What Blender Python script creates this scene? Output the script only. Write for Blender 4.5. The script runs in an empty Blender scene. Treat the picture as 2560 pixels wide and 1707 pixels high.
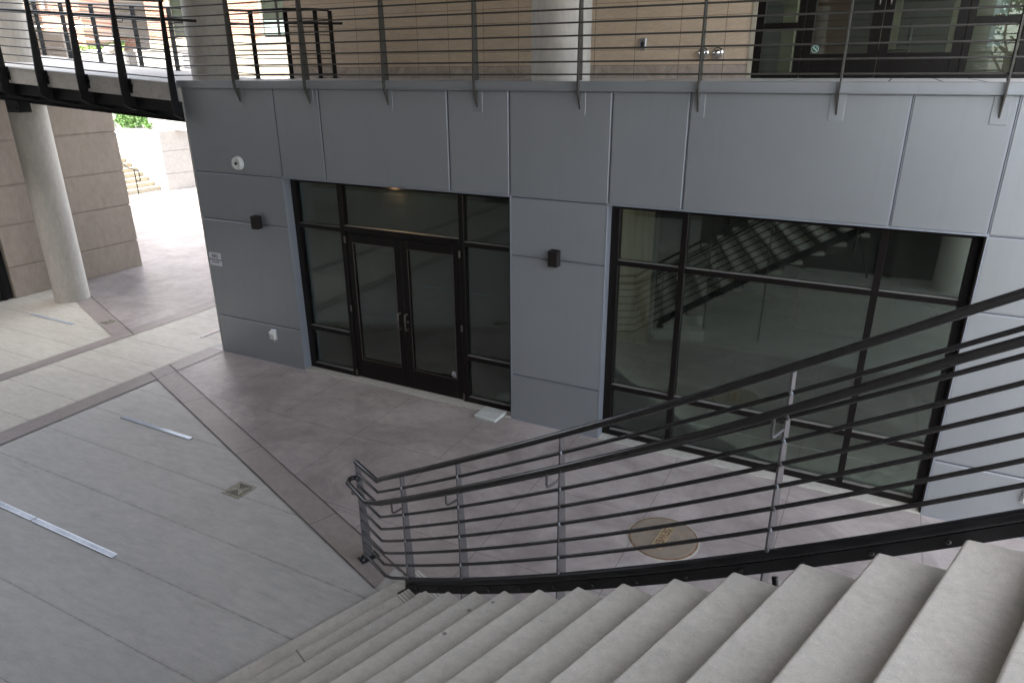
import bpy, bmesh, math, random
from mathutils import Vector, Matrix
random.seed(7)
R = math.radians
scn = bpy.context.scene
COL = scn.collection

# ------------------------------------------------------------------ camera
cam_d = bpy.data.cameras.new("camera"); cam = bpy.data.objects.new("camera", cam_d); COL.objects.link(cam)
rt = Vector((0.8878936, 0.46001642, -0.00546308)); up = Vector((-0.16144866, 0.32269345, 0.93263244)); fw = Vector((-0.43078914, 0.82719637, -0.36078648))
M = Matrix((rt, up, -fw)).transposed().to_4x4(); M.translation = Vector((9.3985, -7.5244, 4.40))
cam.matrix_world = M
cam_d.sensor_width = 36; cam_d.lens = 24.706; cam_d.clip_start = 0.05; cam_d.clip_end = 500
scn.camera = cam

# ------------------------------------------------------------------ world, sun, exposure
SUN_EL, SUN_AZ = R(55), R(200)          # azimuth: where the sun stands, clockwise from +Y
w = bpy.data.worlds.new("World"); scn.world = w; w.use_nodes = True
nt = w.node_tree; nt.nodes.clear()
out = nt.nodes.new("ShaderNodeOutputWorld"); bg = nt.nodes.new("ShaderNodeBackground")
sky = nt.nodes.new("ShaderNodeTexSky"); sky.sky_type = 'NISHITA'; sky.sun_disc = False
sky.sun_elevation = SUN_EL; sky.sun_rotation = SUN_AZ; sky.air_density = 1.0; sky.dust_density = 3.0
hs = nt.nodes.new("ShaderNodeHueSaturation"); hs.inputs["Saturation"].default_value = 0.40
nt.links.new(sky.outputs[0], hs.inputs["Color"]); nt.links.new(hs.outputs[0], bg.inputs[0]); bg.inputs[1].default_value = 0.15
nt.links.new(bg.outputs[0], out.inputs[0])
sd = bpy.data.lights.new("sun", 'SUN'); sd.energy = 2.0; sd.angle = R(0.6); sd.color = (1.0, 0.95, 0.87)
so = bpy.data.objects.new("sun", sd); COL.objects.link(so)
sdir = Vector((math.sin(SUN_AZ)*math.cos(SUN_EL), math.cos(SUN_AZ)*math.cos(SUN_EL), math.sin(SUN_EL)))
so.rotation_euler = sdir.to_track_quat('Z', 'Y').to_euler()
vs = scn.view_settings; vs.view_transform = 'Standard'; vs.look = 'None'; vs.gamma = 1; vs.exposure = 3.0
scn.render.engine = 'CYCLES'; scn.cycles.max_bounces = 10; scn.cycles.diffuse_bounces = 6; scn.cycles.glossy_bounces = 5
scn.cycles.transparent_max_bounces = 12; scn.cycles.use_denoising = True; scn.cycles.sample_clamp_indirect = 6

# ------------------------------------------------------------------ helpers
class MB:
    def __init__(s): s.v = []; s.f = []
    def quad(s, *p):
        n = len(s.v); s.v += [tuple(q) for q in p]; s.f.append(tuple(range(n, n+len(p)))); return s
    def box(s, x0, x1, y0, y1, z0, z1, m=None):
        n = len(s.v)
        c = [(x, y, z) for x in (x0, x1) for y in (y0, y1) for z in (z0, z1)]
        if m is not None: c = [tuple(m @ Vector(q)) for q in c]
        s.v += c
        for a in ((0,1,3,2),(4,6,7,5),(0,4,5,1),(2,3,7,6),(0,2,6,4),(1,5,7,3)): s.f.append(tuple(n+i for i in a))
        return s
    def prism(s, poly, z0, z1, m=None):
        """poly: list of 2D points counter-clockwise; extruded along local z"""
        n = len(s.v); k = len(poly)
        c = [(x, y, z0) for x, y in poly] + [(x, y, z1) for x, y in poly]
        if m is not None: c = [tuple(m @ Vector(q)) for q in c]
        s.v += c
        s.f.append(tuple(n+i for i in reversed(range(k)))); s.f.append(tuple(n+k+i for i in range(k)))
        for i in range(k): j = (i+1) % k; s.f.append((n+i, n+j, n+k+j, n+k+i))
        return s
    def tube(s, path, r, n=10, caps=True):
        path = [Vector(p) for p in path]; rings = []
        prevu = None
        for i, p in enumerate(path):
            if i == 0: t = path[1]-p
            elif i == len(path)-1: t = p-path[i-1]
            else: t = (path[i+1]-p).normalized() + (p-path[i-1]).normalized()
            t = t.normalized()
            a = Vector((0,0,1)) if abs(t.z) < .95 else Vector((0,1,0))
            if prevu is not None: u = (prevu - t*prevu.dot(t)).normalized()
            else: u = t.cross(a).normalized()
            prevu = u; v = t.cross(u)
            k = 1.0
            if 0 < i < len(path)-1:
                c = (path[i+1]-p).normalized().dot(t); k = 1/max(c, .6)
            b = len(s.v)
            for j in range(n):
                an = 2*math.pi*j/n
                s.v.append(tuple(p + (u*math.cos(an) + v*math.sin(an))*r*(1 if k < 1.02 else (k+1)/2)))
            rings.append(b)
        for a, b in zip(rings, rings[1:]):
            for j in range(n): k = (j+1) % n; s.f.append((a+j, a+k, b+k, b+j))
        if caps:
            s.f.append(tuple(rings[0]+j for j in reversed(range(n)))); s.f.append(tuple(rings[-1]+j for j in range(n)))
        return s
    def lathe(s, prof, n=32, m=None):
        """prof: (radius, height) list about local z"""
        b0 = len(s.v); k = len(prof)
        for j in range(n):
            a = 2*math.pi*j/n
            for r, z in prof:
                q = Vector((r*math.cos(a), r*math.sin(a), z)); s.v.append(tuple(m @ q if m is not None else q))
        for j in range(n):
            j2 = (j+1) % n
            for i in range(k-1): s.f.append((b0+j*k+i, b0+j2*k+i, b0+j2*k+i+1, b0+j*k+i+1))
        s.f.append(tuple(b0+j*k for j in reversed(range(n)))); s.f.append(tuple(b0+j*k+k-1 for j in range(n)))
        return s
    def build(s, name, mat, parent=None, bevel=0, smooth=False, seg=1, label=None):
        me = bpy.data.meshes.new(name); me.from_pydata(s.v, [], s.f); me.materials.append(mat)
        bm = bmesh.new(); bm.from_mesh(me)
        bmesh.ops.recalc_face_normals(bm, faces=bm.faces)
        if bevel:
            es = [e for e in bm.edges if len(e.link_faces) == 2 and e.calc_face_angle(0) > R(25)]
            bmesh.ops.bevel(bm, geom=es, offset=bevel, segments=seg, affect='EDGES', profile=.5)
        bm.to_mesh(me); bm.free()
        if smooth:
            me.polygons.foreach_set("use_smooth", [True]*len(me.polygons))
            try: me.set_sharp_from_angle(angle=R(40))
            except Exception: pass
        o = bpy.data.objects.new(name, me); COL.objects.link(o)
        if parent: o.parent = parent
        if label: o["label"] = label
        return o
def tag(o, label, cat, group=None):
    o["label"] = label; o["category"] = cat
    if group: o["group"] = group
    return o
def thing(name, label, cat, group=None):
    o = bpy.data.objects.new(name, None); COL.objects.link(o); o.empty_display_size = .2
    return tag(o, label, cat, group)
def struct(o): o["kind"] = "structure"; return o
def copy_tree(o, parent=None):
    c = o.copy(); COL.objects.link(c); c.parent = parent
    for ch in list(o.children): copy_tree(ch, c)
    return c
def text_mesh(body, size, mat, parent, m, extr=.002, name="lettering", bold=0.0):
    cu = bpy.data.curves.new("t", 'FONT'); cu.body = body; cu.size = size; cu.extrude = extr; cu.align_x = 'CENTER'; cu.align_y = 'CENTER'; cu.offset = bold
    to = bpy.data.objects.new("t", cu); COL.objects.link(to); bpy.context.view_layer.update()
    me = bpy.data.meshes.new_from_object(to); bpy.data.objects.remove(to)
    me.transform(m); me.materials.clear(); me.materials.append(mat)
    o = bpy.data.objects.new(name, me); COL.objects.link(o); o.parent = parent; return o

# ------------------------------------------------------------------ materials
def mat(name): 
    m = bpy.data.materials.new(name); m.use_nodes = True
    nt = m.node_tree; b = nt.nodes["Principled BSDF"]; return m, nt, b
def N(nt, t, **k):
    n = nt.nodes.new(t)
    for a, v in k.items(): setattr(n, a, v)
    return n
def coords(nt, scale=(1,1,1), rotz=0):
    g = N(nt, "ShaderNodeNewGeometry"); mp = N(nt, "ShaderNodeMapping"); mp.inputs["Scale"].default_value = scale
    mp.inputs["Rotation"].default_value = (0,0,rotz); nt.links.new(g.outputs["Position"], mp.inputs[0]); return mp.outputs[0]
def noise(nt, vec, scale, detail=5, rough=.6, dist=0):
    n = N(nt, "ShaderNodeTexNoise"); n.inputs["Scale"].default_value = scale; n.inputs["Detail"].default_value = detail
    n.inputs["Roughness"].default_value = rough; n.inputs["Distortion"].default_value = dist; nt.links.new(vec, n.inputs["Vector"]); return n.outputs["Fac"]
def ramp(nt, fac, stops):
    r = N(nt, "ShaderNodeValToRGB"); el = r.color_ramp.elements
    while len(el) < len(stops): el.new(.5)
    for e, (p, c) in zip(el, stops): e.position = p; e.color = (*c, 1) if len(c) == 3 else (c[0], c[0], c[0], 1)
    nt.links.new(fac, r.inputs[0]); return r.outputs[0]
def mix(nt, fac, a, b, mode='MIX'):
    n = N(nt, "ShaderNodeMix", data_type='RGBA', blend_type=mode)
    for i, x in ((0, fac), (6, a), (7, b)):
        if isinstance(x, (int, float)): n.inputs[i].default_value = x
        elif isinstance(x, tuple): n.inputs[i].default_value = (*x, 1)
        else: nt.links.new(x, n.inputs[i])
    return n.outputs[2]
def math_(nt, op, a, b=0.0):
    n = N(nt, "ShaderNodeMath", operation=op)
    for i, x in ((0, a), (1, b)):
        if isinstance(x, (int, float)): n.inputs[i].default_value = x
        else: nt.links.new(x, n.inputs[i])
    return n.outputs[0]
def sep(nt, vec):
    n = N(nt, "ShaderNodeSeparateXYZ"); nt.links.new(vec, n.inputs[0]); return n.outputs
def joint(nt, coord, period, offset, width):
    """1 on lines at offset + k*period"""
    a = math_(nt, 'SUBTRACT', coord, offset - period*.5 + 1000*period*0); a = math_(nt, 'DIVIDE', a, period)
    a = math_(nt, 'FLOORED_MODULO', a, 1.0); a = math_(nt, 'SUBTRACT', a, .5); a = math_(nt, 'ABSOLUTE', a)
    return math_(nt, 'LESS_THAN', a, width/period/2)
def bump(nt, b, h, strength=.3, dist=.01):
    n = N(nt, "ShaderNodeBump"); n.inputs["Strength"].default_value = strength; n.inputs["Distance"].default_value = dist
    nt.links.new(h, n.inputs["Height"]); nt.links.new(n.outputs[0], b.inputs["Normal"])
def basic(name, c, rough=.5, metal=0, var=.12, scale=6, spec=None, bmp=0):
    m, nt, b = mat(name); v = coords(nt)
    f = noise(nt, v, scale); c2 = tuple(x*(1-var) for x in c); c1 = tuple(min(1, x*(1+var)) for x in c)
    nt.links.new(ramp(nt, f, [(.3, c2), (.7, c1)]), b.inputs["Base Color"])
    b.inputs["Roughness"].default_value = rough; b.inputs["Metallic"].default_value = metal
    if spec is not None: b.inputs["Specular IOR Level"].default_value = spec
    if bmp: bump(nt, b, noise(nt, v, scale*12, 3), bmp, .002)
    return m
def concrete(name, c, var=.18, stain=(.5,.45,.4), stain_amt=.25, speck=0.0, rough=.75, stretch=(1,1,1), scale=1.2, spec_scale=140):
    m, nt, b = mat(name); v = coords(nt, stretch)
    f1 = noise(nt, v, scale, 7, .65, .6); f2 = noise(nt, v, scale*9, 6, .7)
    base = ramp(nt, f1, [(.25, tuple(x*(1-var) for x in c)), (.5, c), (.78, tuple(min(1, x*(1+var*.8)) for x in c))])
    fine = ramp(nt, f2, [(.3, (.86,)), (.7, (1.08,))])
    base = mix(nt, 1.0, base, fine, 'MULTIPLY')
    s = ramp(nt, noise(nt, v, scale*2.3, 5, .75, 1.5), [(.52, (0,)), (.72, (1,))])
    st = math_(nt, 'MULTIPLY', s, stain_amt); base = mix(nt, st, base, tuple(x*y for x, y in zip(c, stain)))
    if speck:
        vo = N(nt, "ShaderNodeTexVoronoi"); vo.inputs["Scale"].default_value = spec_scale; nt.links.new(coords(nt), vo.inputs["Vector"])
        sp = math_(nt, 'LESS_THAN', vo.outputs["Distance"], .22)
        rnd = sep(nt, vo.outputs["Color"])[0]
        dark = math_(nt, 'MULTIPLY', sp, math_(nt, 'GREATER_THAN', rnd, .6)); lite = math_(nt, 'MULTIPLY', sp, math_(nt, 'LESS_THAN', rnd, .18))
        base = mix(nt, math_(nt, 'MULTIPLY', dark, speck), base, tuple(x*.35 for x in c))
        base = mix(nt, math_(nt, 'MULTIPLY', lite, speck), base, tuple(min(1, x*1.7) for x in c))
    nt.links.new(base, b.inputs["Base Color"]); b.inputs["Roughness"].default_value = rough
    bump(nt, b, f2, .15, .004)
    return m, nt, b, base
def add_spots(nt, b, base, scale=1.7, r=.035, col=(.06,.05,.05)):
    vo = N(nt, "ShaderNodeTexVoronoi"); vo.inputs["Scale"].default_value = scale; nt.links.new(coords(nt), vo.inputs["Vector"])
    rnd = sep(nt, vo.outputs["Color"])
    rad = math_(nt, 'MULTIPLY', rnd[1], r*2)
    sp = math_(nt, 'MULTIPLY', math_(nt, 'LESS_THAN', vo.outputs["Distance"], rad), math_(nt, 'GREATER_THAN', rnd[0], .55))
    o = mix(nt, math_(nt, 'MULTIPLY', sp, .6), base, col); nt.links.new(o, b.inputs["Base Color"]); return o

# pale broom-finished paving with saw-cut joints every 0.667 m in Y
def paving(name, c):
    m, nt, b, base = concrete(name, c, var=.12, stain=(.62,.58,.52), stain_amt=.38, speck=.25, rough=.50, stretch=(.55,1.6,1), scale=.9, spec_scale=60)
    base = add_spots(nt, b, base, 1.6, .03)
    xyz = sep(nt, N(nt, "ShaderNodeNewGeometry").outputs["Position"])
    wob = math_(nt, 'MULTIPLY', noise(nt, coords(nt), 2.0, 3), .006)
    j = joint(nt, math_(nt, 'ADD', xyz[1], wob), .667, -.33, .010)
    edge = ramp(nt, noise(nt, coords(nt), 14, 4), [(.35, (.25,)), (.6, (1,))])
    rust = mix(nt, ramp(nt, noise(nt, coords(nt), .35, 2), [(.45, (0,)), (.6, (1,))]), (.07,.068,.066), (.17,.12,.075))
    halo = joint(nt, xyz[1], .667, -.33, .045)
    base = mix(nt, math_(nt, 'MULTIPLY', math_(nt, 'MULTIPLY', halo, edge), .12), base, (.2,.17,.14))
    base = mix(nt, math_(nt, 'MULTIPLY', math_(nt, 'MULTIPLY', j, .62), edge), base, rust); nt.links.new(base, b.inputs["Base Color"]); return m
m_pale = paving("pale paving concrete", (.455,.437,.41))
m_walk = paving("lightened walkway concrete", (.54,.505,.44))  # same paving lightened and warmed, partly standing in for stronger light there

# stamped, stained pink-grey slabs with a 1.29 x 1.33 m grid
m_pink, nt, b, base = concrete("stamped pink grey concrete", (.365,.325,.312), var=.35, stain=(.62,.54,.56), stain_amt=.55, rough=.38, stretch=(.75,1.3,1), scale=.95)
v = coords(nt, (1,1,1), .5)
vein = noise(nt, v, 1.6, 9, .72, 3.5); vm = ramp(nt, vein, [(.44, (.0,)), (.5, (.6,)), (.56, (.0,))])
base = mix(nt, math_(nt, 'MULTIPLY', vm, .35), base, (.42,.37,.35))
bl = ramp(nt, noise(nt, v, .8, 8, .7, 1.2), [(.42, (0,)), (.60, (1,))])
base = mix(nt, math_(nt, 'MULTIPLY', bl, .46), base, (.155,.128,.120))
sc = ramp(nt, noise(nt, coords(nt, (1,1,1), 1.1), 2.6, 10, .8, 4), [(.6, (0,)), (.68, (1,))])
base = mix(nt, math_(nt, 'MULTIPLY', sc, .42), base, (.46,.42,.40))
base = add_spots(nt, b, base, 1.1, .02, (.05,.04,.04))
xyz = sep(nt, N(nt, "ShaderNodeNewGeometry").outputs["Position"])
j1 = joint(nt, xyz[0], 1.29, 10.325, .009); j2 = joint(nt, xyz[1], 1.33, 0.0, .009)
jm = math_(nt, 'MAXIMUM', j1, j2)
base = mix(nt, math_(nt, 'MULTIPLY', jm, .6), base, (.07,.06,.055)); nt.links.new(base, b.inputs["Base Color"])
bump(nt, b, vein, .35, .02)

m_band, nt, b, base = concrete("mauve band concrete", (.30,.26,.24), var=.14, stain=(.7,.62,.6), stain_amt=.35, rough=.42, scale=1.4)
m_jointd = basic("dark joint filler", (.035,.028,.024), .9, var=.4, scale=20)
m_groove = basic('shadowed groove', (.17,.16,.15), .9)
m_sill, *_ = concrete("sill concrete", (.40,.385,.35), var=.15, stain=(.6,.52,.42), stain_amt=.4, scale=3)
m_tread, nt, b, base = concrete("precast tread concrete", (.52,.485,.43), var=.10, stain=(.72,.68,.62), stain_amt=.4, speck=.55, rough=.8, scale=2.0, spec_scale=130)
oi = N(nt, "ShaderNodeObjectInfo"); base = mix(nt, 1.0, base, ramp(nt, oi.outputs["Random"], [(0, (.92,)), (1, (1.05,))]), 'MULTIPLY')
scf = ramp(nt, noise(nt, coords(nt, (1,1,1), .3), 7, 8, .8, 2), [(.56, (0,)), (.70, (1,))]); base = mix(nt, math_(nt, 'MULTIPLY', scf, .35), base, (.27,.25,.22))
add_spots(nt, b, base, 5, .045, (.05,.045,.04))
m_col, *_ = concrete("column concrete", (.48,.45,.40), var=.13, stain=(.8,.74,.66), stain_amt=.45, rough=.7, stretch=(1,1,.35), scale=2)
m_wallc, *_ = concrete("warm wall concrete", (.33,.275,.225), var=.14, stain=(.72,.66,.6), stain_amt=.5, rough=.8, stretch=(1,1,.5), scale=1.1)
m_slab, *_ = concrete("bridge slab concrete", (.47,.45,.42), var=.16, stain=(.4,.38,.36), stain_amt=.5, rough=.85, scale=4)
m_deck, *_ = concrete("deck concrete", (.46,.44,.41), var=.1, rough=.6, scale=2)
m_white, *_ = concrete("white sunlit concrete", (.43,.415,.39), var=.06, stain_amt=.1, scale=.8)
m_cream, nt, b, base = concrete("cream stone", (.42,.375,.29), var=.08, scale=1)
m_streak, *_ = concrete("streaked interior concrete", (.55,.53,.44), var=.35, stain=(.45,.45,.42), stain_amt=.7, stretch=(4,4,.25), scale=1.6, rough=.9)
m_core, *_ = concrete("dark soffit concrete", (.20,.19,.175), var=.1, scale=1)

def panel_mat(name, c, rough):
    m, nt, b = mat(name); v = coords(nt)
    f = noise(nt, v, .7, 4); base = ramp(nt, f, [(.2, tuple(x*.93 for x in c)), (.8, tuple(x*1.06 for x in c))])
    oi = N(nt, "ShaderNodeObjectInfo"); base = mix(nt, 1.0, base, ramp(nt, oi.outputs["Random"], [(0, (.93,)), (1, (1.05,))]), 'MULTIPLY')
    stk = ramp(nt, noise(nt, coords(nt, (9,9,.35)), 1.3, 6, .7), [(.5, (1,)), (.75, (.955,))]); base = mix(nt, 1.0, base, stk, 'MULTIPLY')
    nt.links.new(base, b.inputs["Base Color"])
    b.inputs["Metallic"].default_value = .55; b.inputs["Roughness"].default_value = rough
    bump(nt, b, noise(nt, v, 1.3, 2), .05, .01); return m
m_panel = panel_mat("silver grey metal panel", (.295,.315,.330), .40)
m_trim = panel_mat("silver blue metal trim", (.31,.34,.385), .4)
m_bronze = basic("dark bronze aluminium", (.007,.0055,.005), .30, .0, .2, 30, spec=.22)
m_transom_lit = basic('lit transom top', (.17,.16,.15), .45, 0, .15, 12)  # paler than the frame: light on the bar tops put into the colour
m_bronze_lt = basic("worn bronze hardware", (.10,.085,.075), .3, .6, .2, 30)
m_steel = basic("black painted steel", (.008,.008,.009), .36, .0, .25, 14, spec=.3, bmp=.05)
m_srail = basic("charcoal painted stair rail", (.018,.017,.017), .27, .1, .2, 14)
m_riser = basic("dark steel riser", (.006,.007,.010), .45, .2, .3, 8)
m_spost = basic("charcoal painted flat bar", (.095,.089,.091), .40, .3, .15, 10)
m_rod = basic("grey brown painted rod", (.055,.052,.046), .38, .2, .2, 14)
m_weld = basic("bright weld metal", (.35,.38,.42), .3, .8, .3, 60)
m_alu = basic("brushed aluminium", (.55,.57,.6), .3, .9, .1, 30)
m_brown = basic("brown lamp housing", (.014,.010,.009), .35, .2, .15, 20)
m_whitep = basic("white plastic", (.62,.63,.60), .35, 0, .06, 15)
m_signw = basic("white sign face", (.60,.61,.66), .4, 0, .04, 10)
m_black = basic("black marking", (.02,.02,.025), .5, 0, .1, 10)
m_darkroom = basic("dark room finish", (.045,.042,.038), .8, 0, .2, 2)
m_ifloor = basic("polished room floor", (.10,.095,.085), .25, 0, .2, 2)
m_wood = basic("brown wood", (.16,.07,.03), .5, 0, .3, 6)
m_beige = basic("beige room wall", (.36,.31,.21), .8, 0, .1, 3)
m_redd = basic("deep red door", (.14,.045,.025), .5, 0, .2, 3)
m_yellow = basic("yellow paint", (.85,.62,.02), .5, 0, .05, 3)
m_chrome = basic("chrome", (.6,.6,.6), .12, 1, .05, 20)
m_rock, *_ = concrete("grey boulder", (.30,.28,.24), var=.3, scale=5)
m_greenp = basic("pale green sticker ink", (.35,.52,.45), .4, 0, .05, 20)
m_iron, nt, b, base = concrete("rusty cast iron", (.215,.18,.145), var=.25, stain=(1.35,.85,.5), stain_amt=.7, rough=.65, scale=7)
m_rust = basic("orange rust rim", (.19,.11,.065), .75, .2, .4, 12)
m_brass = basic("yellow cast plaque", (.36,.29,.18), .55, .3, .25, 14)
m_drain = basic("weathered drain metal", (.30,.28,.22), .5, .3, .3, 20)
m_slot = basic("drain slots", (.07,.068,.06), .8, 0, .3, 30)
m_pvc = basic("pale cast slab", (.46,.48,.46), .6, 0, .15, 8)

def glass_mat(name, tint, ior=1.75, rough=.01, bumpy=0.0, haze=.015):
    m = bpy.data.materials.new(name); m.use_nodes = True; nt = m.node_tree; nt.nodes.clear()
    o = N(nt, "ShaderNodeOutputMaterial"); mx = N(nt, "ShaderNodeMixShader"); tr = N(nt, "ShaderNodeBsdfTransparent"); gl = N(nt, "ShaderNodeBsdfGlossy")
    fr = N(nt, "ShaderNodeFresnel"); fr.inputs[0].default_value = ior
    tr.inputs[0].default_value = (*tint, 1); gl.inputs["Roughness"].default_value = rough; gl.inputs[0].default_value = (.88,1.0,.95,1)
    if bumpy:
        bp = N(nt, "ShaderNodeBump"); bp.inputs["Strength"].default_value = bumpy; bp.inputs["Distance"].default_value = .02
        nt.links.new(noise(nt, coords(nt), 1.1, 2), bp.inputs["Height"]); nt.links.new(bp.outputs[0], gl.inputs["Normal"])
    nt.links.new(fr.outputs[0], mx.inputs[0]); nt.links.new(tr.outputs[0], mx.inputs[1]); nt.links.new(gl.outputs[0], mx.inputs[2]); df = N(nt, "ShaderNodeBsdfDiffuse"); df.inputs[0].default_value = (.42,.42,.39,1); m2 = N(nt, "ShaderNodeMixShader")
    nt.links.new(ramp(nt, noise(nt, coords(nt, (3,3,.8)), 1.5, 5), [(.3, (haze*.6,)), (.75, (haze*1.5,))]), m2.inputs[0])
    nt.links.new(mx.outputs[0], m2.inputs[1]); nt.links.new(df.outputs[0], m2.inputs[2]); nt.links.new(m2.outputs[0], o.inputs[0])
    return m
m_glass = glass_mat("tinted storefront glass", (.80,.85,.78), 2.05, rough=.022, bumpy=.035, haze=.016)
m_glass2 = glass_mat("clear upper glass", (.80,.86,.82), 1.55)
m_lens, nt, b = mat("frosted in ground lens"); b.inputs["Base Color"].default_value = (.5,.55,.62,1); b.inputs["Roughness"].default_value = .12
b.inputs["Specular IOR Level"].default_value = .8
f = noise(nt, coords(nt), 20); nt.links.new(ramp(nt, f, [(.3, (.38,.43,.50)), (.7, (.50,.55,.64))]), b.inputs["Base Color"])
def emis(name, c, s):
    m, nt, b = mat(name); b.inputs["Emission Color"].default_value = (*c, 1); b.inputs["Emission Strength"].default_value = s
    f = noise(nt, coords(nt), 20); nt.links.new(ramp(nt, f, [(.3, tuple(x*.8 for x in c)), (.7, c)]), b.inputs["Base Color"]); return m
m_warm = emis("warm downlight lens", (1.0,.66,.32), 60)
m_roomfill = emis("warm room fill panel", (1.0,.86,.68), 2.0)  # added glow for the room behind the entrance

# travertine tile wall
TV = [1.0-2.5, -.25, 1.0, 2.25, 2.85, 3.50, 4.11, 4.73, 5.36, 5.97, 6.61, 7.22]
m_tile, nt, b, base = concrete("travertine wall tile", (.56,.44,.32), var=.16, stain=(.82,.74,.66), stain_amt=.5, rough=.55, stretch=(.6,1,1.8), scale=3)
xyz = sep(nt, N(nt, "ShaderNodeNewGeometry").outputs["Position"])
mm = joint(nt, xyz[2], .205, 4.445, .007)
for x in TV:
    a = math_(nt, 'SUBTRACT', xyz[0], x); a = math_(nt, 'ABSOLUTE', a); mm = math_(nt, 'MAXIMUM', mm, math_(nt, 'LESS_THAN', a, .0045))
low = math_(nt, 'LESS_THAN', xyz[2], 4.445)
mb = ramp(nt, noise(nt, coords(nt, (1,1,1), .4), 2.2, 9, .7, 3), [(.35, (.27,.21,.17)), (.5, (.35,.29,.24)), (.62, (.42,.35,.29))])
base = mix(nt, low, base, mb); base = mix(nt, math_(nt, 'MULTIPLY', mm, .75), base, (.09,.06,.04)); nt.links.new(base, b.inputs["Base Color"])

def brick_mat(name, dirv, c1=(.34,.15,.10), c2=(.42,.22,.15)):
    m, nt, b = mat(name); g = N(nt, "ShaderNodeNewGeometry"); s = sep(nt, g.outputs["Position"])
    u = math_(nt, 'ADD', math_(nt, 'MULTIPLY', s[0], dirv[0]), math_(nt, 'MULTIPLY', s[1], dirv[1]))
    cb = N(nt, "ShaderNodeCombineXYZ"); nt.links.new(u, cb.inputs[0]); nt.links.new(s[2], cb.inputs[1])
    br = N(nt, "ShaderNodeTexBrick"); nt.links.new(cb.outputs[0], br.inputs["Vector"])
    br.inputs["Scale"].default_value = 1; br.inputs["Brick Width"].default_value = .26; br.inputs["Row Height"].default_value = .105
    br.inputs["Mortar Size"].default_value = .012; br.inputs["Color1"].default_value = (*c1, 1); br.inputs["Color2"].default_value = (*c2, 1); br.inputs["Mortar"].default_value = (.55,.42,.33,1)
    nt.links.new(br.outputs[0], b.inputs["Base Color"]); b.inputs["Roughness"].default_value = .85; return m

# ------------------------------------------------------------------ ground
struct(MB().quad((-90,-60,0),(60,-60,0),(60,90,0),(-90,90,0)).build("ground", m_pale))
# diagonal line of the mauve band: right edge y = -.966 - .379 x, left edge y = -1.30 - .379 x
rl = lambda x: -.966-.379*x
ll = lambda x: -1.30-.379*x
struct(MB().quad((.03,rl(.03),.004),(6.6,rl(6.6),.004),(14,rl(6.6)-.2,.004),(14,.30,.004),(.03,.30,.004)).build("stamped_paving", m_pink))
struct(MB().quad((-16,rl(-16),.004),(-2.35,rl(-2.35),.004),(-2.35,14,.004),(-16,14,.004)).build("stamped_paving", m_pink))
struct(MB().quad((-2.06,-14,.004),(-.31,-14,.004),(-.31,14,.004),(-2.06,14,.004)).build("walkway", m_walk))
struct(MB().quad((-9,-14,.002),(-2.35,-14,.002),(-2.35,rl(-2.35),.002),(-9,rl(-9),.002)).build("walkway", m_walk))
def strip(p0, p1, p2, p3, z=.008): return MB().quad(*[(x, y, z) for x, y in (p0, p1, p2, p3)])
struct(strip((-2.35,-14),(-2.06,-14),(-2.06,14),(-2.35,14)).build("paving_band", m_band))
struct(strip((-.31,-14),(.03,-14),(.03,.0),(-.31,.0)).build("paving_band", m_band))
struct(strip((.03,ll(.03)),(5.9,ll(5.9)),(5.9,rl(5.9)),(.03,rl(.03)),.008).build("paving_band", m_band))
struct(strip((-9,ll(-9)),(-2.35,ll(-2.35)),(-2.35,rl(-2.35)),(-9,rl(-9)),.012).build("paving_band", m_band))
jm = MB()
def jline(p, q, wd=.012, z=.0165):
    p, q = Vector(p), Vector(q); n = (q-p).normalized(); n = Vector((-n.y, n.x))*wd/2
    jm.quad((*(p+n), z), (*(q+n), z), (*(q-n), z), (*(p-n), z))
jline((.03,-14),(.03,-.05),.008); jline((-2.06,-14),(-2.06,10), .005); jline((-2.35,rl(-2.35)+.1),(-2.35,10),.008)
jline((-.31,rl(-.31)+.02),(6.3,rl(6.3)),.010); jline((-9,rl(-9)),(-2.06,rl(-2.06)-.0),.012)
jline((.03,ll(.03)),(5.9,ll(5.9)),.008); jline((-.31,ll(-.31)),(.03,ll(.03)),.010); jline((-.31,-14),(-.31,0), .006)
for x in (1.1, 2.9, 4.7):
    jline((x,ll(x)),(x+.12,rl(x+.12)),.006)
struct(jm.build("paving_joint", m_jointd))

# ------------------------------------------------------------------ metal clad wall
X = [0, 1.812, 2.62, 4.625, 5.46, 6.708, 7.54, 9.525, 10.32, 12.30, 14.2]
H3, H2, H1, HF, DECK = .66, 2.262, 2.975, 4.18, 4.27
wall = thing("metal_clad_wall", "silver grey metal panel wall with two glazed openings under the balcony", "wall")
core = MB()
def corebox(x0, x1, z0, z1): core.box(x0, x1, .011, .30, z0, z1)
corebox(.004, 1.80, 0, HF+.08); corebox(1.80, 5.472, H1+.012, HF+.08); corebox(5.472, 6.696, 0, HF+.08); corebox(6.696, 10.332, H1+.012, HF+.08); corebox(10.332, 14.2, 0, HF+.08)
core.build("wall_core", m_trim, wall)
gr = MB()
rng = .016
def panel(x0, x1, z0, z1):
    mb = MB(); g = rng
    a0, a1, b0, b1 = x0+g, x1-g, z0+g, z1-g
    mb.box(a0, a1, 0, .0105, b0, b1)
    mb.build("panel", m_panel, wall, bevel=.002)
for i in range(10): panel(X[i], X[i+1], H1, HF-.0)
for a, b_ in ((0,1), (4,5), (8,9), (9,10)):
    for z0, z1 in ((.0, H3), (H3, H2), (H2, H1)): panel(X[a], X[b_], z0, z1)
for i in range(1, 10): gr.box(X[i]-.003, X[i]+.003, .008, .012, H1+.02, HF)
for a, b_ in ((0,1), (4,5), (8,10)):
    for z in (H3, H2, H1): gr.box(X[a]+.02, X[b_]-.02, .0078, .012, z-.003, z+.003)
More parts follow.
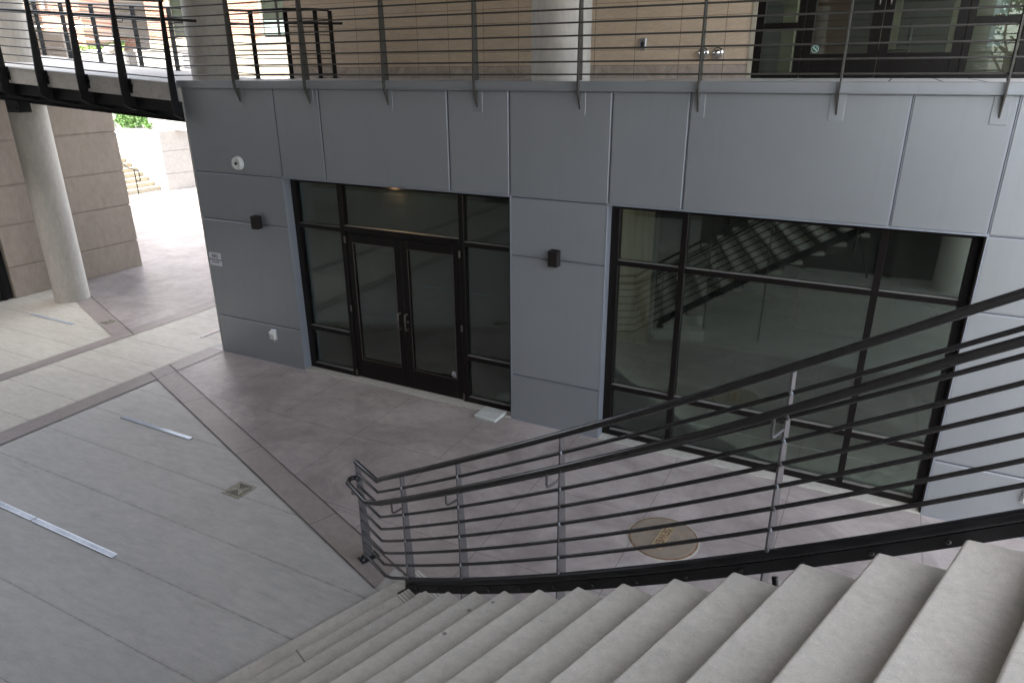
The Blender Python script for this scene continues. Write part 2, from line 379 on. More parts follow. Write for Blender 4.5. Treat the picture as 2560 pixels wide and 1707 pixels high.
gr.box(5.46+.02, 6.7, .0078, .012, H1-.003, H1+.003)
gr.build("panel_joint", m_jointd, wall)
# opening trims: slim proud frames and the reveals
for x0, x1 in ((1.812, 5.46), (6.708, 10.32)):
    MB().box(x0-.012, x1+.012, -.004, .17, H1-.006, H1+.012).build("head_trim", m_trim, wall, bevel=.0015)
    MB().box(x0-.013, x0, -.004, .17, 0, H1-.006).build("jamb_trim", m_trim, wall, bevel=.0015)
    MB().box(x1, x1+.013, -.004, .17, 0, H1-.006).build("jamb_trim", m_trim, wall, bevel=.0015)
MB().box(0, 1.80, -.006, .012, .004, .022).box(5.46+.014, 6.695, -.006, .012, .004, .022).box(10.334, 14.2, -.006, .012, .004, .022).build("base_flashing", m_trim, wall)
MB().box(-.02, .004, -.002, .9, 0, HF-.002).build("lit_corner_trim", m_white, wall)  # white finish carries the sunlit brightness of the end return
# wall return at the left end, and the body behind
MB().box(-.016, 14.2, .9, .92, 0, 0.02).build("back_flashing", m_trim, wall)
# fascia cap of the balcony
fa = thing("balcony_fascia", "folded grey metal fascia running along the top of the panel wall", "fascia")
MB().box(-.04, 14.2, -.035, .02, HF-.004, DECK+.006).box(-.04, 14.2, -.050, -.0355, HF-.004, HF+.010).build("fascia_cap", m_panel, fa, bevel=.002)
MB().box(-.04, 14.2, .0205, .16, DECK-.02, DECK+.006).build("cap_top", m_panel, fa, bevel=.002)
# floor of the balcony
bs = thing("balcony_floor", "pale concrete floor of the balcony behind the grey fascia", "balcony floor")
MB().box(.004, 14.2, .31, 3.0, 3.98, DECK).box(.004,14.2,.1605,.3095,HF+.085,DECK).build("slab", m_deck, bs)
cr = MB()
for x in (8.35, 9.30, 9.75, 10.1, 6.9, 4.2): cr.box(x-.006, x+.006, .17, 2.88, DECK-.001, DECK+.0018)
cr.build("floor_joint", m_jointd, bs)

# sills
for x0, x1 in ((1.80, 5.472), (6.695, 10.333)):
    o = MB().box(x0+.013, x1-.013, -.01, .30, .002, .022).build("door_sill" if x0 < 3 else "window_sill", m_sill, bevel=.004)
    tag(o, "pale concrete threshold strip at the foot of the glass entrance doors" if x0 < 3 else "pale concrete sill strip at the foot of the wide shop window", "sill")

# ------------------------------------------------------------------ storefronts
def bars(mb, x0, x1, z0, z1, y0=.135, y1=.235): mb.box(x0, x1, y0, y1, z0, z1)
def glazing(root, x0, x1, xs, name):
    fr = MB(); zt, zb = 2.255, .66
    bars(fr, x0, x0+.085 if x0 < 3 else x0+.10, .022, H1-.006); bars(fr, x1-.085, x1, .022, H1-.006)
    for a, b_ in xs: bars(fr, a, b_, .022, H1-.006, .132)
    edges = [x0+(.085 if x0 < 3 else .10)] + [v for p in xs for v in p] + [x1-.085]
    bays = [(edges[i], edges[i+1]) for i in range(0, len(edges), 2)]
    fr.box(x0, x1, .1355, .2345, H1-.06, H1-.0065)
    return fr, bays, zt, zb
def pane(root, a, b_, z0, z1, y=.185, mt=None, name="pane"):
    return MB().box(a, b_, y, y+.008, z0, z1).build(name, mt or m_glass, root)
ent = thing("glass_entrance", "dark framed glass entrance with double doors and sidelights, left of the metal pillar", "entrance")
fr, bays, zt, zb = glazing(ent, 1.812, 5.46, [(2.665,2.742),(4.64,4.715)], "e")
for k, (a, b_) in enumerate(bays):
    if k != 1:
        fr.box(a, b_, .1335, .2335, zt, zt+.062); fr.box(a, b_, .1335, .2335, zb, zb+.066); fr.box(a, b_, .1335, .2335, .022, .10)
        pane(ent, a, b_, .10, zb); pane(ent, a, b_, zb+.066, zt); pane(ent, a, b_, zt+.062, H1-.06)
    else:
        fr.box(a, b_, .128, .2335, zt+.04, zt+.095); fr.box(a, b_, .1335, .2335, zt, zt+.036)
        pane(ent, a, b_, zt+.095, H1-.06)
for k, (a, b_) in enumerate(bays):
    for z in ((zt+.062, zb+.066, .10) if k != 1 else (zt+.095,)): MB().box(a+.001, b_-.001, .1338 if k != 1 else .130, .184, z+.0002, z+.004).build("transom_highlight", m_transom_lit, ent)  # pale strips painted as light catching the tops of the bars
fr.build("frame", m_bronze, ent, bevel=.003)
def door(x0, x1, g0, g1, side):
    d = MB(); y0, y1 = .150, .198
    d.box(x0, g0, y0, y1, .03, 2.245).box(g1, x1, y0, y1, .03, 2.245).box(g0, g1, y0, y1, .03, .325).box(g0, g1, y0, y1, 2.12, 2.245)
    L = d.build("door", m_bronze, ent, bevel=.003)
    bd = MB(); 
    for a, b_, c, e in ((g0,g0+.012,.325,2.12),(g1-.012,g1,.325,2.12),(g0+.012,g1-.012,.325,.337),(g0+.012,g1-.012,2.108,2.12)): bd.box(a, b_, .146, .152, c, e)
    bd.build("glazing_bead", m_bronze_lt, L)
    pane(L, g0, g1, .325, 2.12, .172, None, "glass")
    hx = x1-.055 if side < 0 else x0+.055
    MB().tube([(hx,.149,1.18),(hx,.09,1.18),(hx-.0*side,.075,1.165),(hx,.075,.965),(hx,.09,.95),(hx,.149,.95)], .011, 10).build("pull_handle", m_bronze_lt, L, smooth=True)
    MB().box(g0-.03, g1+.03, .215, .255, 1.06, 1.155).build("push_bar", m_steel, L, bevel=.005)
    for z in (.10, 1.12, 2.15):
        MB().tube([(x0-.012 if side < 0 else x1+.012, .126, z-.045),(x0-.012 if side < 0 else x1+.012, .126, z+.045)], .014, 10).build("hinge", m_bronze_lt, L, smooth=True)
    if side > 0:
        mt = Matrix.Translation((hx, .148, 1.06)) @ Matrix.Rotation(R(90), 4, 'X')
        MB().lathe([(.016,0),(.016,.008),(.012,.012)], 20, mt).build("lock_cylinder", m_bronze_lt, L, smooth=True)
    return L
dl = door(2.75, 3.675, 2.85, 3.572, -1); dr = door(3.683, 4.632, 3.79, 4.528, 1)
def sticker(parent, x, y, z, r, mt):
    mb = MB(); n = 28
    for i in range(n):
        a, c = 2*math.pi*i/n, 2*math.pi*(i+1)/n
        mb.quad((x+r*math.cos(a), y, z+r*math.sin(a)), (x+r*math.cos(c), y, z+r*math.sin(c)), (x+r*.8*math.cos(c), y, z+r*.8*math.sin(c)), (x+r*.8*math.cos(a), y, z+r*.8*math.sin(a)))
    d = r*.72; t = r*.13
    mb.quad((x-d*.7-t, y, z+d*.7-t), (x-d*.7+t, y, z+d*.7+t), (x+d*.7+t, y, z-d*.7+t), (x+d*.7-t, y, z-d*.7-t))
    mb.quad((x-r*.5, y, z-r*.16), (x+r*.45, y, z+r*.02), (x+r*.45, y, z+r*.14), (x-r*.5, y, z-r*.04))
    mb.quad((x+r*.3, y, z+r*.2), (x+r*.42, y, z+r*.2), (x+r*.36, y, z+r*.5), (x+r*.26, y, z+r*.5))
    return mb.build("no_smoking_sticker", mt, parent)
sticker(dr, 4.475, .168, .385, .045, m_signw)
# warm downlight in the soffit of the entrance head
dn = thing("recessed_downlight", "small warm downlight recessed in the head above the double doors", "light")
MB().lathe([(.045,0),(.045,.0005),(.036,.0005)], 24, Matrix.Translation((3.66,.085,H1-.0068))).build("trim_ring", m_bronze, dn)
MB().lathe([(.030,0),(.030,.0004)], 20, Matrix.Translation((3.66,.085,H1-.0075))).build("lens", m_warm, dn)

win = thing("shop_window", "wide dark framed window of nine panes right of the metal pillar", "window")
fr, bays, zt, zb = glazing(win, 6.708, 10.32, [(7.525,7.592),(9.478,9.545)], "w")
for a, b_ in bays:
    fr.box(a, b_, .1335, .2335, zt, zt+.06); fr.box(a, b_, .1335, .2335, zb, zb+.066); fr.box(a, b_, .1335, .2335, .022, .10)
    pane(win, a, b_, .10, zb); pane(win, a, b_, zb+.066, zt); pane(win, a, b_, zt+.06, H1-.06)
for a, b_ in bays:
    for z in (zt+.06, zb+.066, .10): MB().box(a+.001, b_-.001, .1338, .184, z+.0002, z+.004).build("transom_highlight", m_transom_lit, win)  # pale strips painted as light on the bar tops
fr.build("frame", m_bronze, win, bevel=.003)
MB().box(10.306, 10.3195, .0, .134, .022, H1-.007).build("jamb_liner", m_bronze, win)

# rooms behind the glass
rm = thing("ground_floor_room", "dim room behind the ground floor glass with streaked concrete wall", "room")
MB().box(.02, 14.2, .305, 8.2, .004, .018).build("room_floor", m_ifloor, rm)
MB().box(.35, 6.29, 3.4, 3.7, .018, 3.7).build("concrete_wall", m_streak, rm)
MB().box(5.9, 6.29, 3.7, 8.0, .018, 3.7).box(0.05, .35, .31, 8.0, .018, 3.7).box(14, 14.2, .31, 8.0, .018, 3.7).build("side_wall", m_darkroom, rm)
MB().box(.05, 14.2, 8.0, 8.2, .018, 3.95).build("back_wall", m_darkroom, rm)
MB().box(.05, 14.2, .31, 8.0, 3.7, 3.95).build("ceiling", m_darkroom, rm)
cl = thing("room_fill_light", "square warm glowing panel added to brighten the room behind the entrance doors", "light")  # added panel that lifts the dim room seen through the entrance glass
MB().box(3.3, 4.1, 1.5, 2.1, 3.66, 3.69).build("diffuser", m_roomfill, cl); MB().box(3.26, 4.14, 1.46, 2.14, 3.691, 3.70).build("frame", m_alu, cl)
o = thing("wood_counter", "low brown wooden counter deep inside the room behind the wide window", "counter")
MB().box(8.4, 9.9, 5.4, 5.9, .018, .9).build("body", m_wood, o, bevel=.01); MB().box(8.35, 9.95, 5.35, 5.95, .9, .94).build("top", m_wood, o, bevel=.005)
o = thing("wall_outlet", "white outlet box on a short post behind the left sidelight", "outlet")
MB().box(2.34, 2.40, .42, .45, .62, 1.45).build("post", m_darkroom, o, bevel=.004)
MB().box(2.33, 2.41, .385, .42, .80, .90).build("cover", m_whitep, o, bevel=.006); MB().box(2.35, 2.39, .381, .386, .83, .87).build("socket", m_black, o)

# ------------------------------------------------------------------ things on the wall
def wall_light(x, z, label):
    t = thing("wall_light", label, "wall light", "brown wall lights on the metal wall")
    w_, h, d = .058, .19, .11; y0 = -.001
    mb = MB()
    mb.box(x-w_, x+w_, y0-d, y0-d+.008, z-h/2, z+h/2).box(x-w_, x-w_+.008, y0-d+.008, y0, z-h/2, z+h/2).box(x+w_-.008, x+w_, y0-d+.008, y0, z-h/2, z+h/2).box(x-w_+.008, x+w_-.008, y0-.01, y0, z-h/2, z+h/2)
    mb.build("housing", m_brown, t)
    MB().box(x-w_+.008, x+w_-.008, y0-d+.008, y0-.01, z+h/2-.03, z+h/2-.012).build("lens", m_chrome, t, bevel=.006, seg=2)
    MB().box(x-w_+.008, x+w_-.008, y0-d+.008, y0-.01, z-h/2+.01, z-h/2+.02).build("lower_lens", m_alu, t)
wall_light(6.08, 2.30, "brown box wall light on the metal pillar between entrance and window")
wall_light(1.235, 2.30, "brown box wall light on the metal wall left of the entrance")
MR = lambda x, y, z: Matrix.Translation((x, y, z)) @ Matrix.Rotation(R(90), 4, 'X')
t = thing("alarm_bell", "round white alarm sounder high on the metal wall above the left wall light", "alarm")
MB().lathe([(.10,0),(.10,.012),(.093,.03),(.088,.058),(.078,.066),(.050,.060),(.030,.054)], 36, MR(.985,-.001,3.14)).build("shell", m_whitep, t, smooth=True)
MB().lathe([(.021,.0),(.021,.066),(.012,.072)], 18, MR(.985,-.001,3.14)).build("strobe", m_black, t, smooth=True)
def outlet(x, z, label):
    t = thing("outlet_cover", label, "outlet cover", "white bubble outlet covers on the metal wall")
    MB().box(x-.06, x+.06, -.016, -.001, z-.085, z+.085).build("back_plate", m_alu, t, bevel=.004)
    MB().prism([(-.016,-.07),(-.016,.075),(-.055,.072),(-.078,.045),(-.070,-.06)], -.052, .052, Matrix(((0,0,1,x),(1,0,0,0),(0,1,0,z),(0,0,0,1)))).build("cover", m_whitep, t, bevel=.008, seg=2, smooth=True)
    MB().tube([(x+.03,-.045,z-.07),(x+.03,-.045,z-.10)], .007, 8).build("cable_stub", m_alu, t)
outlet(1.24, .50, "white bubble outlet cover low on the wall left of the entrance")
outlet(11.17, .485, "white bubble outlet cover low on the wall at the right edge")
t = thing("skateboard_sign", "small white NO sign at the left corner of the metal wall", "sign")
MB().box(.022, .286, -.004, -.001, 1.50, 1.71).build("sign_plate", m_signw, t)
RT = lambda x, z: Matrix.Translation((x, -.0045, z)) @ Matrix.Rotation(R(90), 4, 'X')
text_mesh("NO", .085, m_black, t, RT(.155, 1.655), .0005, bold=.002)
text_mesh("SKATEBOARDING", .034, m_black, t, RT(.155, 1.595), .0005, bold=.001)
text_mesh("ALLOWED", .034, m_black, t, RT(.155, 1.555), .0005, bold=.001)
o = MB().box(-.17, .17, -.16, .16, .004, .05).build("paver_slab", m_pvc, bevel=.012, seg=2)
o.location = (5.18, -.07, .002); o.rotation_euler = (0, 0, R(-3)); tag(o, "loose square concrete slab lying by the foot of the pillar", "slab")

# ------------------------------------------------------------------ balcony: columns, tile wall, upper storefront
for cx, cy, lab in ((5.79,.70,"round concrete column on the balcony in front of the tile wall"), (-.06,.70,"round concrete column where the footbridge meets the balcony")):
    r = .35 if cx > 1 else .325; z0 = DECK+.0 if cx > 1 else 4.1
    o = MB().lathe([(r+.004,z0),(r,z0+.01),(r,7.295)], 64, Matrix.Translation((cx,cy,0))).build("concrete_column", m_col, smooth=True); tag(o, lab, "column", "round concrete columns")
o = MB().lathe([(.325,0),(.32,.012),(.32,7.295)], 64, Matrix.Translation((-5.16,.66,0))).build("concrete_column", m_col, smooth=True)
tag(o, "tall round concrete column rising from the paving at the left to the footbridge", "column", "round concrete columns")

tw = thing("tile_wall", "beige travertine tile wall behind the balcony railing", "wall")
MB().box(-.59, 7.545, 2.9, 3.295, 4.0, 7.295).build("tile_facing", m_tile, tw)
MB().box(7.546, 7.60, 2.885, 3.3, DECK, 7.2).build("edge_trim", m_cream, tw)
MB().box(7.546, 10.699, 2.9, 3.295, 7.2, 7.295).build("lintel", m_tile, tw)
MB().box(10.70, 14.2, 2.87, 3.295, 4.0, 7.295).build("white_wall_face", m_panel, tw)
us = thing("upper_glass_doors", "dark framed glass double doors with sidelights on the balcony", "storefront")
ub = MB(); y0, y1 = 2.92, 3.02
for a, b_ in ((7.60,7.70),(8.12,8.20),(9.99,10.06),(10.55,10.70)): ub.box(a, b_, y0, y1, DECK, 7.19)
for a, b_ in ((7.70,8.12),(10.06,10.55)):
    ub.box(a, b_, y0+.002, y1, DECK, DECK+.07); ub.box(a, b_, y0+.002, y1, 4.87, 4.94); pane(us, a, b_, DECK+.07, 4.87, 2.96, m_glass2); pane(us, a, b_, 4.94, 7.1, 2.96, m_glass2)
ub.box(7.70, 8.12, y0+.002, y1, 7.1, 7.19); ub.box(10.06, 10.55, y0+.002, y1, 7.1, 7.19); ub.box(8.20, 9.99, y0+.002, y1, 6.4, 7.19)
ub.build("frame", m_bronze, us, bevel=.003)
for x0, x1, g0, g1, hx in ((8.205,9.09,8.31,8.97,9.03),(9.097,9.985,9.20,9.88,9.15)):
    L = MB().box(x0, g0, y0+.01, y1-.02, DECK+.01, 6.4).box(g1, x1, y0+.01, y1-.02, DECK+.01, 6.4).box(g0, g1, y0+.01, y1-.02, DECK+.01, 4.56).box(g0, g1, y0+.01, y1-.02, 6.3, 6.4).build("door", m_bronze, us, bevel=.003)
    pane(L, g0, g1, 4.56, 6.3, 2.955, m_glass2, "glass")
    MB().tube([(hx,2.929,5.32),(hx,2.87,5.32),(hx,2.86,5.31),(hx,2.86,5.12),(hx,2.87,5.11),(hx,2.929,5.11)], .011, 8).build("pull_handle", m_bronze_lt, L, smooth=True)
    if x0 < 9: sticker(L, 8.36, 2.95, 4.62, .045, m_greenp)
# things seen through the upper glass
ur = thing("upper_lobby", "lobby with beige and dark red walls behind the upper glass doors", "room")
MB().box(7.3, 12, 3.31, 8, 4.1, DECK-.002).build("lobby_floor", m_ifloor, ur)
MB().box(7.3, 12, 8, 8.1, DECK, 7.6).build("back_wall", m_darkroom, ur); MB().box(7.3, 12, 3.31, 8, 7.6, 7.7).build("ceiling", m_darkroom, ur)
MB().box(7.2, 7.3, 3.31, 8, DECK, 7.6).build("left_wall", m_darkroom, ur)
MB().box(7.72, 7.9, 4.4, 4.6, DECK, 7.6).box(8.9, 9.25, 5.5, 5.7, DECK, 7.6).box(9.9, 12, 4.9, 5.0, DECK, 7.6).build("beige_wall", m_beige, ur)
MB().box(7.9, 8.55, 5.6, 5.66, DECK, 6.9).build("red_door", m_redd, ur)
o = thing("lobby_chair", "small dark chair inside the upper lobby beside the beige wall", "chair")
MB().box(9.0, 9.45, 3.9, 4.3, 4.55, 4.62).build("seat", m_steel, o, bevel=.02); MB().box(9.38, 9.44, 3.92, 4.28, 4.66, 4.95).build("backrest", m_steel, o, bevel=.02)
for lx in (9.03, 9.42):
    for ly in (3.93, 4.27): MB().tube([(lx,ly,DECK),(lx,ly,4.55)], .012, 8).build("leg", m_alu, o)
o = thing("info_board", "narrow white poster board in the right upper sidelight", "poster")
MB().box(10.26, 10.40, 3.3, 3.33, 4.62, 5.5).build("board", m_signw, o); MB().box(10.28, 10.38, 3.295, 3.30, 4.85, 4.98).build("picture", m_wood, o)
# fire department connection: two chrome knobs
t = thing("fire_hose_inlet", "pair of chrome domed hose inlets on the tile wall", "hose inlet")
for x in (6.945, 7.14):
    MB().lathe([(.075,0),(.075,.012),(.060,.018),(.060,.055),(.050,.085),(.028,.105),(.012,.112)], 28, Matrix.Translation((x,2.9,4.59)) @ Matrix.Rotation(R(90),4,'X')).build("domed_cap", m_chrome, t, smooth=True)
t = thing("wall_outlet_box", "small grey outlet box on the tile wall beside the column", "outlet cover")
MB().box(6.04, 6.14, 2.86, 2.9, 4.65, 4.80).build("box", m_alu, t, bevel=.006); MB().box(6.065, 6.115, 2.852, 2.861, 4.67, 4.75).build("socket", m_black, t, bevel=.003)

# upper storey above the balcony (unseen; its outline is shaped to shade the court)
up_ = thing("upper_storey", "unseen concrete upper storey over the balcony and court, outline shaped for the light", "building")
MB().box(-3.3, 11.2, -13.9, 3.3, 7.3, 7.9).box(-14, -3.301, -13.9, -4.6, 7.3, 7.9).build("soffit_slab", m_core, up_)
MB().box(-.6, 14.2, 3.31, 9, 7.75, 12).build("storey_block", m_core, up_)

# ------------------------------------------------------------------ balcony railing
def flat_profile(pts, x, th, m=None):
    """pts (y,z) polygon extruded along x"""
    return MB().prism(pts, -th/2, th/2, Matrix(((0,0,1,x),(1,0,0,0),(0,1,0,0),(0,0,0,1))) if m is None else m)
br = thing("balcony_railing", "dark steel railing of horizontal rods along the balcony edge", "railing")
PX = [1.19, 2.475, 3.76, 5.045, 6.335, 7.625, 8.915, 10.20, 11.49, 12.78]
prof = [(-.005,5.33),(-.075,5.33),(-.100,4.30),(-.092,4.18),(-.008,3.985),(-.002,3.985),(-.002,4.176),(-.051,4.19),(-.051,4.28),(.030,4.285)]
for x in PX:
    flat_profile(prof, x, .014).build("post", m_rod, br)
    MB().box(x-.065, x+.065, -.007, -.0005, 3.93, HF-.008).build("mounting_plate", m_panel, br, bevel=.002)
for k in range(8):
    z = 4.345+.127*k
    MB().tube([(-.02,-.055,z),(14.2,-.055,z)], .0095, 10).build("rod", m_rod, br, smooth=True)
MB().tube([(-.02,-.045,5.35),(14.2,-.045,5.35)], .022, 12).build("top_rail", m_rod, br, smooth=True)

# ------------------------------------------------------------------ footbridge
bz = lambda x: 4.225-.0695*x                      # deck height along the ramp
near = lambda x: -.03+.087*x                      # near edge in plan (x negative)
farx = [(-9.6,2.75),(-8,2.55),(-6.5,2.37),(-4.97,2.21),(-3.62,2.11),(-2.55,2.05),(-1.5,2.02),(-.51,2.02),(.25,2.04),(.60,2.36),(.71,2.57),(.80,2.88)]
fb = thing("footbridge", "concrete decked steel footbridge ramping up to the left from the balcony", "footbridge")
def fy(x):
    for (a, b_), (c, d) in zip(farx, farx[1:]):
        if a <= x <= c: return b_+(d-b_)*(x-a)/(c-a)
    return 2.02
xs = [-9.6,-8,-6.5,-5,-4,-3,-2,-1,-.045]
def ribbon(name, mt, y0f, y1f, z0, z1, parent, bev=0):
    mb = MB(); n = len(xs)
    for x in xs: mb.v += [(x,y0f(x),bz(x)+z0),(x,y1f(x),bz(x)+z0),(x,y1f(x),bz(x)+z1),(x,y0f(x),bz(x)+z1)]
    for i in range(n-1):
        a, b_ = 4*i, 4*i+4
        for j in range(4): k = (j+1) % 4; mb.f.append((a+j, a+k, b_+k, b_+j))
    mb.f.append((0,1,2,3)); mb.f.append((4*n-4,4*n-3,4*n-2,4*n-1)); return mb.build(name, mt, parent, bevel=bev)
ribbon("slab", m_slab, near, lambda x: fy(x)+.12, -.245, 0, fb, .006)
MB().prism([(-.045,-.03),(0,-.03),(0,2.2),(-.045,2.2)], 3.98, 4.225).build("end_slab", m_slab, fb)
ribbon("deck_topping", m_deck, lambda x: near(x)+.02, lambda x: fy(x)+.1, .002, .008, fb)
# steel edge channel and girder under the slab
ribbon("edge_channel", m_steel, lambda x: near(x)+.05, lambda x: near(x)+.09, -.42, -.247, fb)
for off in (.38, 1.7):
    g = ribbon("girder", m_steel, lambda x: near(x)+off, lambda x: near(x)+off+.02, -.57, -.247, fb)
    ribbon("flange", m_steel, lambda x: near(x)+off-.08, lambda x: near(x)+off+.10, -.585, -.571, g)
# fin posts of the bridge railing
brr = thing("bridge_railing", "black steel railing with tapered fin posts along the near edge of the footbridge", "railing")
FX = [-.03, -.99, -1.88, -2.78, -3.68, -4.58, -5.48, -6.38]
for x in FX:
    y, z = near(x)-.004 if x < -.5 else -.054, bz(x)
    pr = [(.00,1.10),(-.062,1.10),(-.145,.0),(-.145,-.36),(-.04,-.43),(.55,-.56),(.62,-.56),(.38,-.25),(.012,-.25),(-.004,-.24),(-.004,.02)]
    m4 = Matrix(((0,0,1,x),(1,0,0,y),(0,1,0,z),(0,0,0,1)))
    pr = list(reversed(pr)) if False else pr
    if x > -.5: pr = [(.00,1.10),(-.055,1.10),(-.115,.0),(-.115,-.42),(.02,-.50),(.02,-.25),(.0,-.24),(-.004,.02)]
    P = MB().prism(pr, -.009, .009, m4).build("post", m_steel, brr)
    if x < -.5:
        MB().lathe([(.035,0),(.035,.014),(.018,.014),(.018,.03)], 12, Matrix.Translation((x+.06,y-.006,z-.09)) @ Matrix.Rotation(R(90),4,'X')).build("bolt", m_steel, P)
        MB().box(x+.01, x+.075, y-.012, y+.0, z-.20, z+.01).build("mounting_plate", m_steel, P, bevel=.004)
def bpath(dy, dz, x0=-7.2, x1=-.02, n=14): return [(x0+(x1-x0)*i/n, near(x0+(x1-x0)*i/n)+dy, bz(x0+(x1-x0)*i/n)+dz) for i in range(n+1)]
for k in range(8):
    MB().tube(bpath(-.035, .075+.127*k), .0095, 8).build("rod", m_rod, brr, smooth=True)
MB().tube(bpath(-.02, 1.10), .022, 10).build("top_rail", m_rod, brr, smooth=True)
MB().tube(bpath(.085, .865, x1=.42), .021, 10).build("handrail", m_steel, brr, smooth=True)
for x in FX[1:]:
    y, z = near(x), bz(x)
    MB().tube([(x+.01,y-.02,z+.79),(x+.01,y+.06,z+.785),(x+.01,y+.085,z+.80),(x+.01,y+.085,z+.85)], .006, 8).build("handrail_bracket", m_rod, brr, smooth=True)
# far railing
fr_ = thing("far_bridge_railing", "black railing of the far side of the footbridge turning in to the tile wall", "railing")
FP = farx[:]
def fz(x): return bz(x) if x < -.6 else 4.27
for (x, y) in [(-7.2,2.45),(-6.1,2.32),(-4.97,2.21),(-3.62,2.11),(-2.55,2.05),(-1.5,2.02),(-.51,2.02),(.25,2.04),(.60,2.36),(.71,2.60)]:
    m4 = Matrix.Translation((x,y,fz(x)))
    MB().prism([(-.008,-.045),(.008,-.045),(.008,.045),(-.008,.045)], 0, 1.06, m4).build("post", m_steel, fr_)
    MB().box(x-.05, x+.05, y-.06, y+.06, fz(x)-.0+.006, fz(x)+.016).build("base_plate", m_steel, fr_)
pts = [(-9,2.67)]+farx[1:-1]
def fpath(dz, dy=0): return [(x, y+dy, fz(x)+dz) for x, y in pts]
for k in range(8): MB().tube(fpath(.075+.122*k), .008, 8).build("rod", m_rod, fr_, smooth=True)
MB().tube(fpath(1.07), .021, 10).build("top_rail", m_steel, fr_, smooth=True)
MB().tube(fpath(.86, -.09)+[(.95,2.62,5.13)], .02, 10).build("handrail", m_steel, fr_, smooth=True)
# bearing bracket on the tall column
o = thing("column_bracket", "black steel bracket holding the footbridge girder on the tall left column", "bracket")
MB().box(-4.95, -4.55, .18, .40, 3.72, 3.94).build("bracket_box", m_steel, o, bevel=.01)
for dx in (.08, .3): MB().lathe([(.02,0),(.02,.02)], 8, Matrix.Translation((-4.95+dx,.18,3.8)) @ Matrix.Rotation(R(90),4,'X')).build("bolt", m_steel, o)

# ------------------------------------------------------------------ left concrete wall
lw = thing("jointed_concrete_wall", "brown grey concrete wall with horizontal joints behind the tall left column", "wall")
zs = [0, .635, 1.485, 2.26, 3.13, 3.95]
for a, b_ in zip(zs, zs[1:]): MB().box(-6.55, -6.25, .14, 3.09, a+.011 if a else 0, b_-.011).build("course", m_wallc, lw, bevel=.012)
MB().box(-6.53, -6.272, .16, 3.06, 0, 3.95).build("joint_backing", m_wallc, lw)
o = thing("dark_doorway", "black metal door panel beside the jointed concrete wall at the left edge", "door")
MB().box(-6.40, -6.33, -3.0, .13, 0, 3.2).build("door_leaf", m_steel, o, bevel=.004)
MB().box(-6.42, -6.30, -.06, .0, 0, 3.2).build("stile", m_bronze, o); MB().lathe([(.02,0),(.02,.05),(.03,.06)], 12, Matrix.Translation((-6.33,-.16,.25)) @ Matrix.Rotation(R(90),4,'Y')).build("door_stop", m_alu, o)
# raised ground at the far end of the bridge
o = MB().box(-20, -6.58, -9, 3.05, 0, 4.66).box(-6.56,-6.42,-9,-3.0,0,3.95).build("terrace", m_white); struct(o)
o = MB().box(-10.6, -7.0, 2.0+.4, 2.9, 4.661, 5.2).build("planter_block", m_wallc, bevel=.01); 
bpy.data.objects.remove(o)
pb = thing("planter_block", "low square concrete parapet block at the far end of the footbridge", "parapet")
ax = Vector((.888,.46,0)); pc = Vector((-7.75,2.53,0)); ay = Vector((-.46,.888,0))
m4 = Matrix((( ax.x,ay.x,0,pc.x),(ax.y,ay.y,0,pc.y),(0,0,1,0),(0,0,0,1)))
MB().box(-.0,.72,.0,.5,4.3,5.22,m4).build("block", m_wallc, pb, bevel=.01); MB().box(-.32,-.001,.05,.45,4.3,5.22,m4).build("lit_side_face", m_white, pb, bevel=.01)  # left face of the same block in white: daylight put into its colour

# ------------------------------------------------------------------ in-ground lights, drains, manhole
def slot_light(x0, x1, y, label):
    t = thing("ground_strip_light", label, "ground light", "linear lights set in the paving joints")
    MB().box(x0, x1, y-.030, y+.030, -.02, .0135).build("frame", m_alu, t); MB().box(x0+.006, x1-.006, y-.022, y+.022, .0135, .0155).build("lens", m_lens, t)
slot_light(.70, 2.06, -2.365, "linear ground light in the paving left of the diagonal band")
slot_light(2.05, 3.36, -4.32, "long bright linear ground light nearest the camera at the left edge")
slot_light(.70, 2.03, -4.32, "linear ground light cut by the left edge of the picture")
slot_light(-4.92, -3.58, -.335, "linear ground light by the foot of the tall column")
t = thing("ground_strip_light", "linear ground light across the walkway beside the corner of the metal wall", "ground light", "linear lights set in the paving joints")
MB().box(-.90, -.84, .26, 1.6, -.02, .0135).build("frame", m_alu, t); MB().box(-.892, -.848, .266, 1.594, .0135, .0155).build("lens", m_lens, t)
def drain(x, y, s, label, z=.006):
    t = thing("floor_drain", label, "drain", "square floor drains")
    MB().box(x-s, x+s, y-s, y+s, z-.006, z).box(x-s*.86, x+s*.86, y-s*.86, y+s*.86, z, z+.004).build("frame", m_drain, t, bevel=.002)
    g = MB().box(x-s*.72, x+s*.72, y-s*.72, y+s*.72, z+.004, z+.007).build("grate", m_slot, t)
    r_ = MB()
    for i in range(-4, 5): r_.box(x-s*.7, x+s*.7, y+i*s*.16-.003, y+i*s*.16+.003, z+.007, z+.010)
    r_.prism([(x-s*.72,y-s*.66),(x-s*.66,y-s*.72),(x+s*.72,y+s*.66),(x+s*.66,y+s*.72)], z+.0071, z+.0115); r_.prism([(x-s*.72,y+s*.66),(x+s*.66,y-s*.72),(x+s*.72,y-s*.66),(x-s*.66,y+s*.72)], z+.0071, z+.0113)
    r_.prism([(x,y),(x+s*.68,y-s*.6),(x+s*.68,y+s*.6)], z+.0071, z+.0108); r_.prism([(x,y),(x-s*.68,y+s*.6),(x-s*.68,y-s*.6)], z+.0071, z+.0108)
    r_.build("bars", m_drain, t)
drain(3.53, -2.93, .135, "square floor drain in the pale paving beside the diagonal band")
drain(-3.1, .03, .12, "small floor drain in the band beyond the walkway", .016)
mh = thing("manhole_cover", "round rusty cast iron sewer manhole cover seen through the stair railing", "manhole cover")
c = Matrix.Translation((8.025, -1.625, 0))
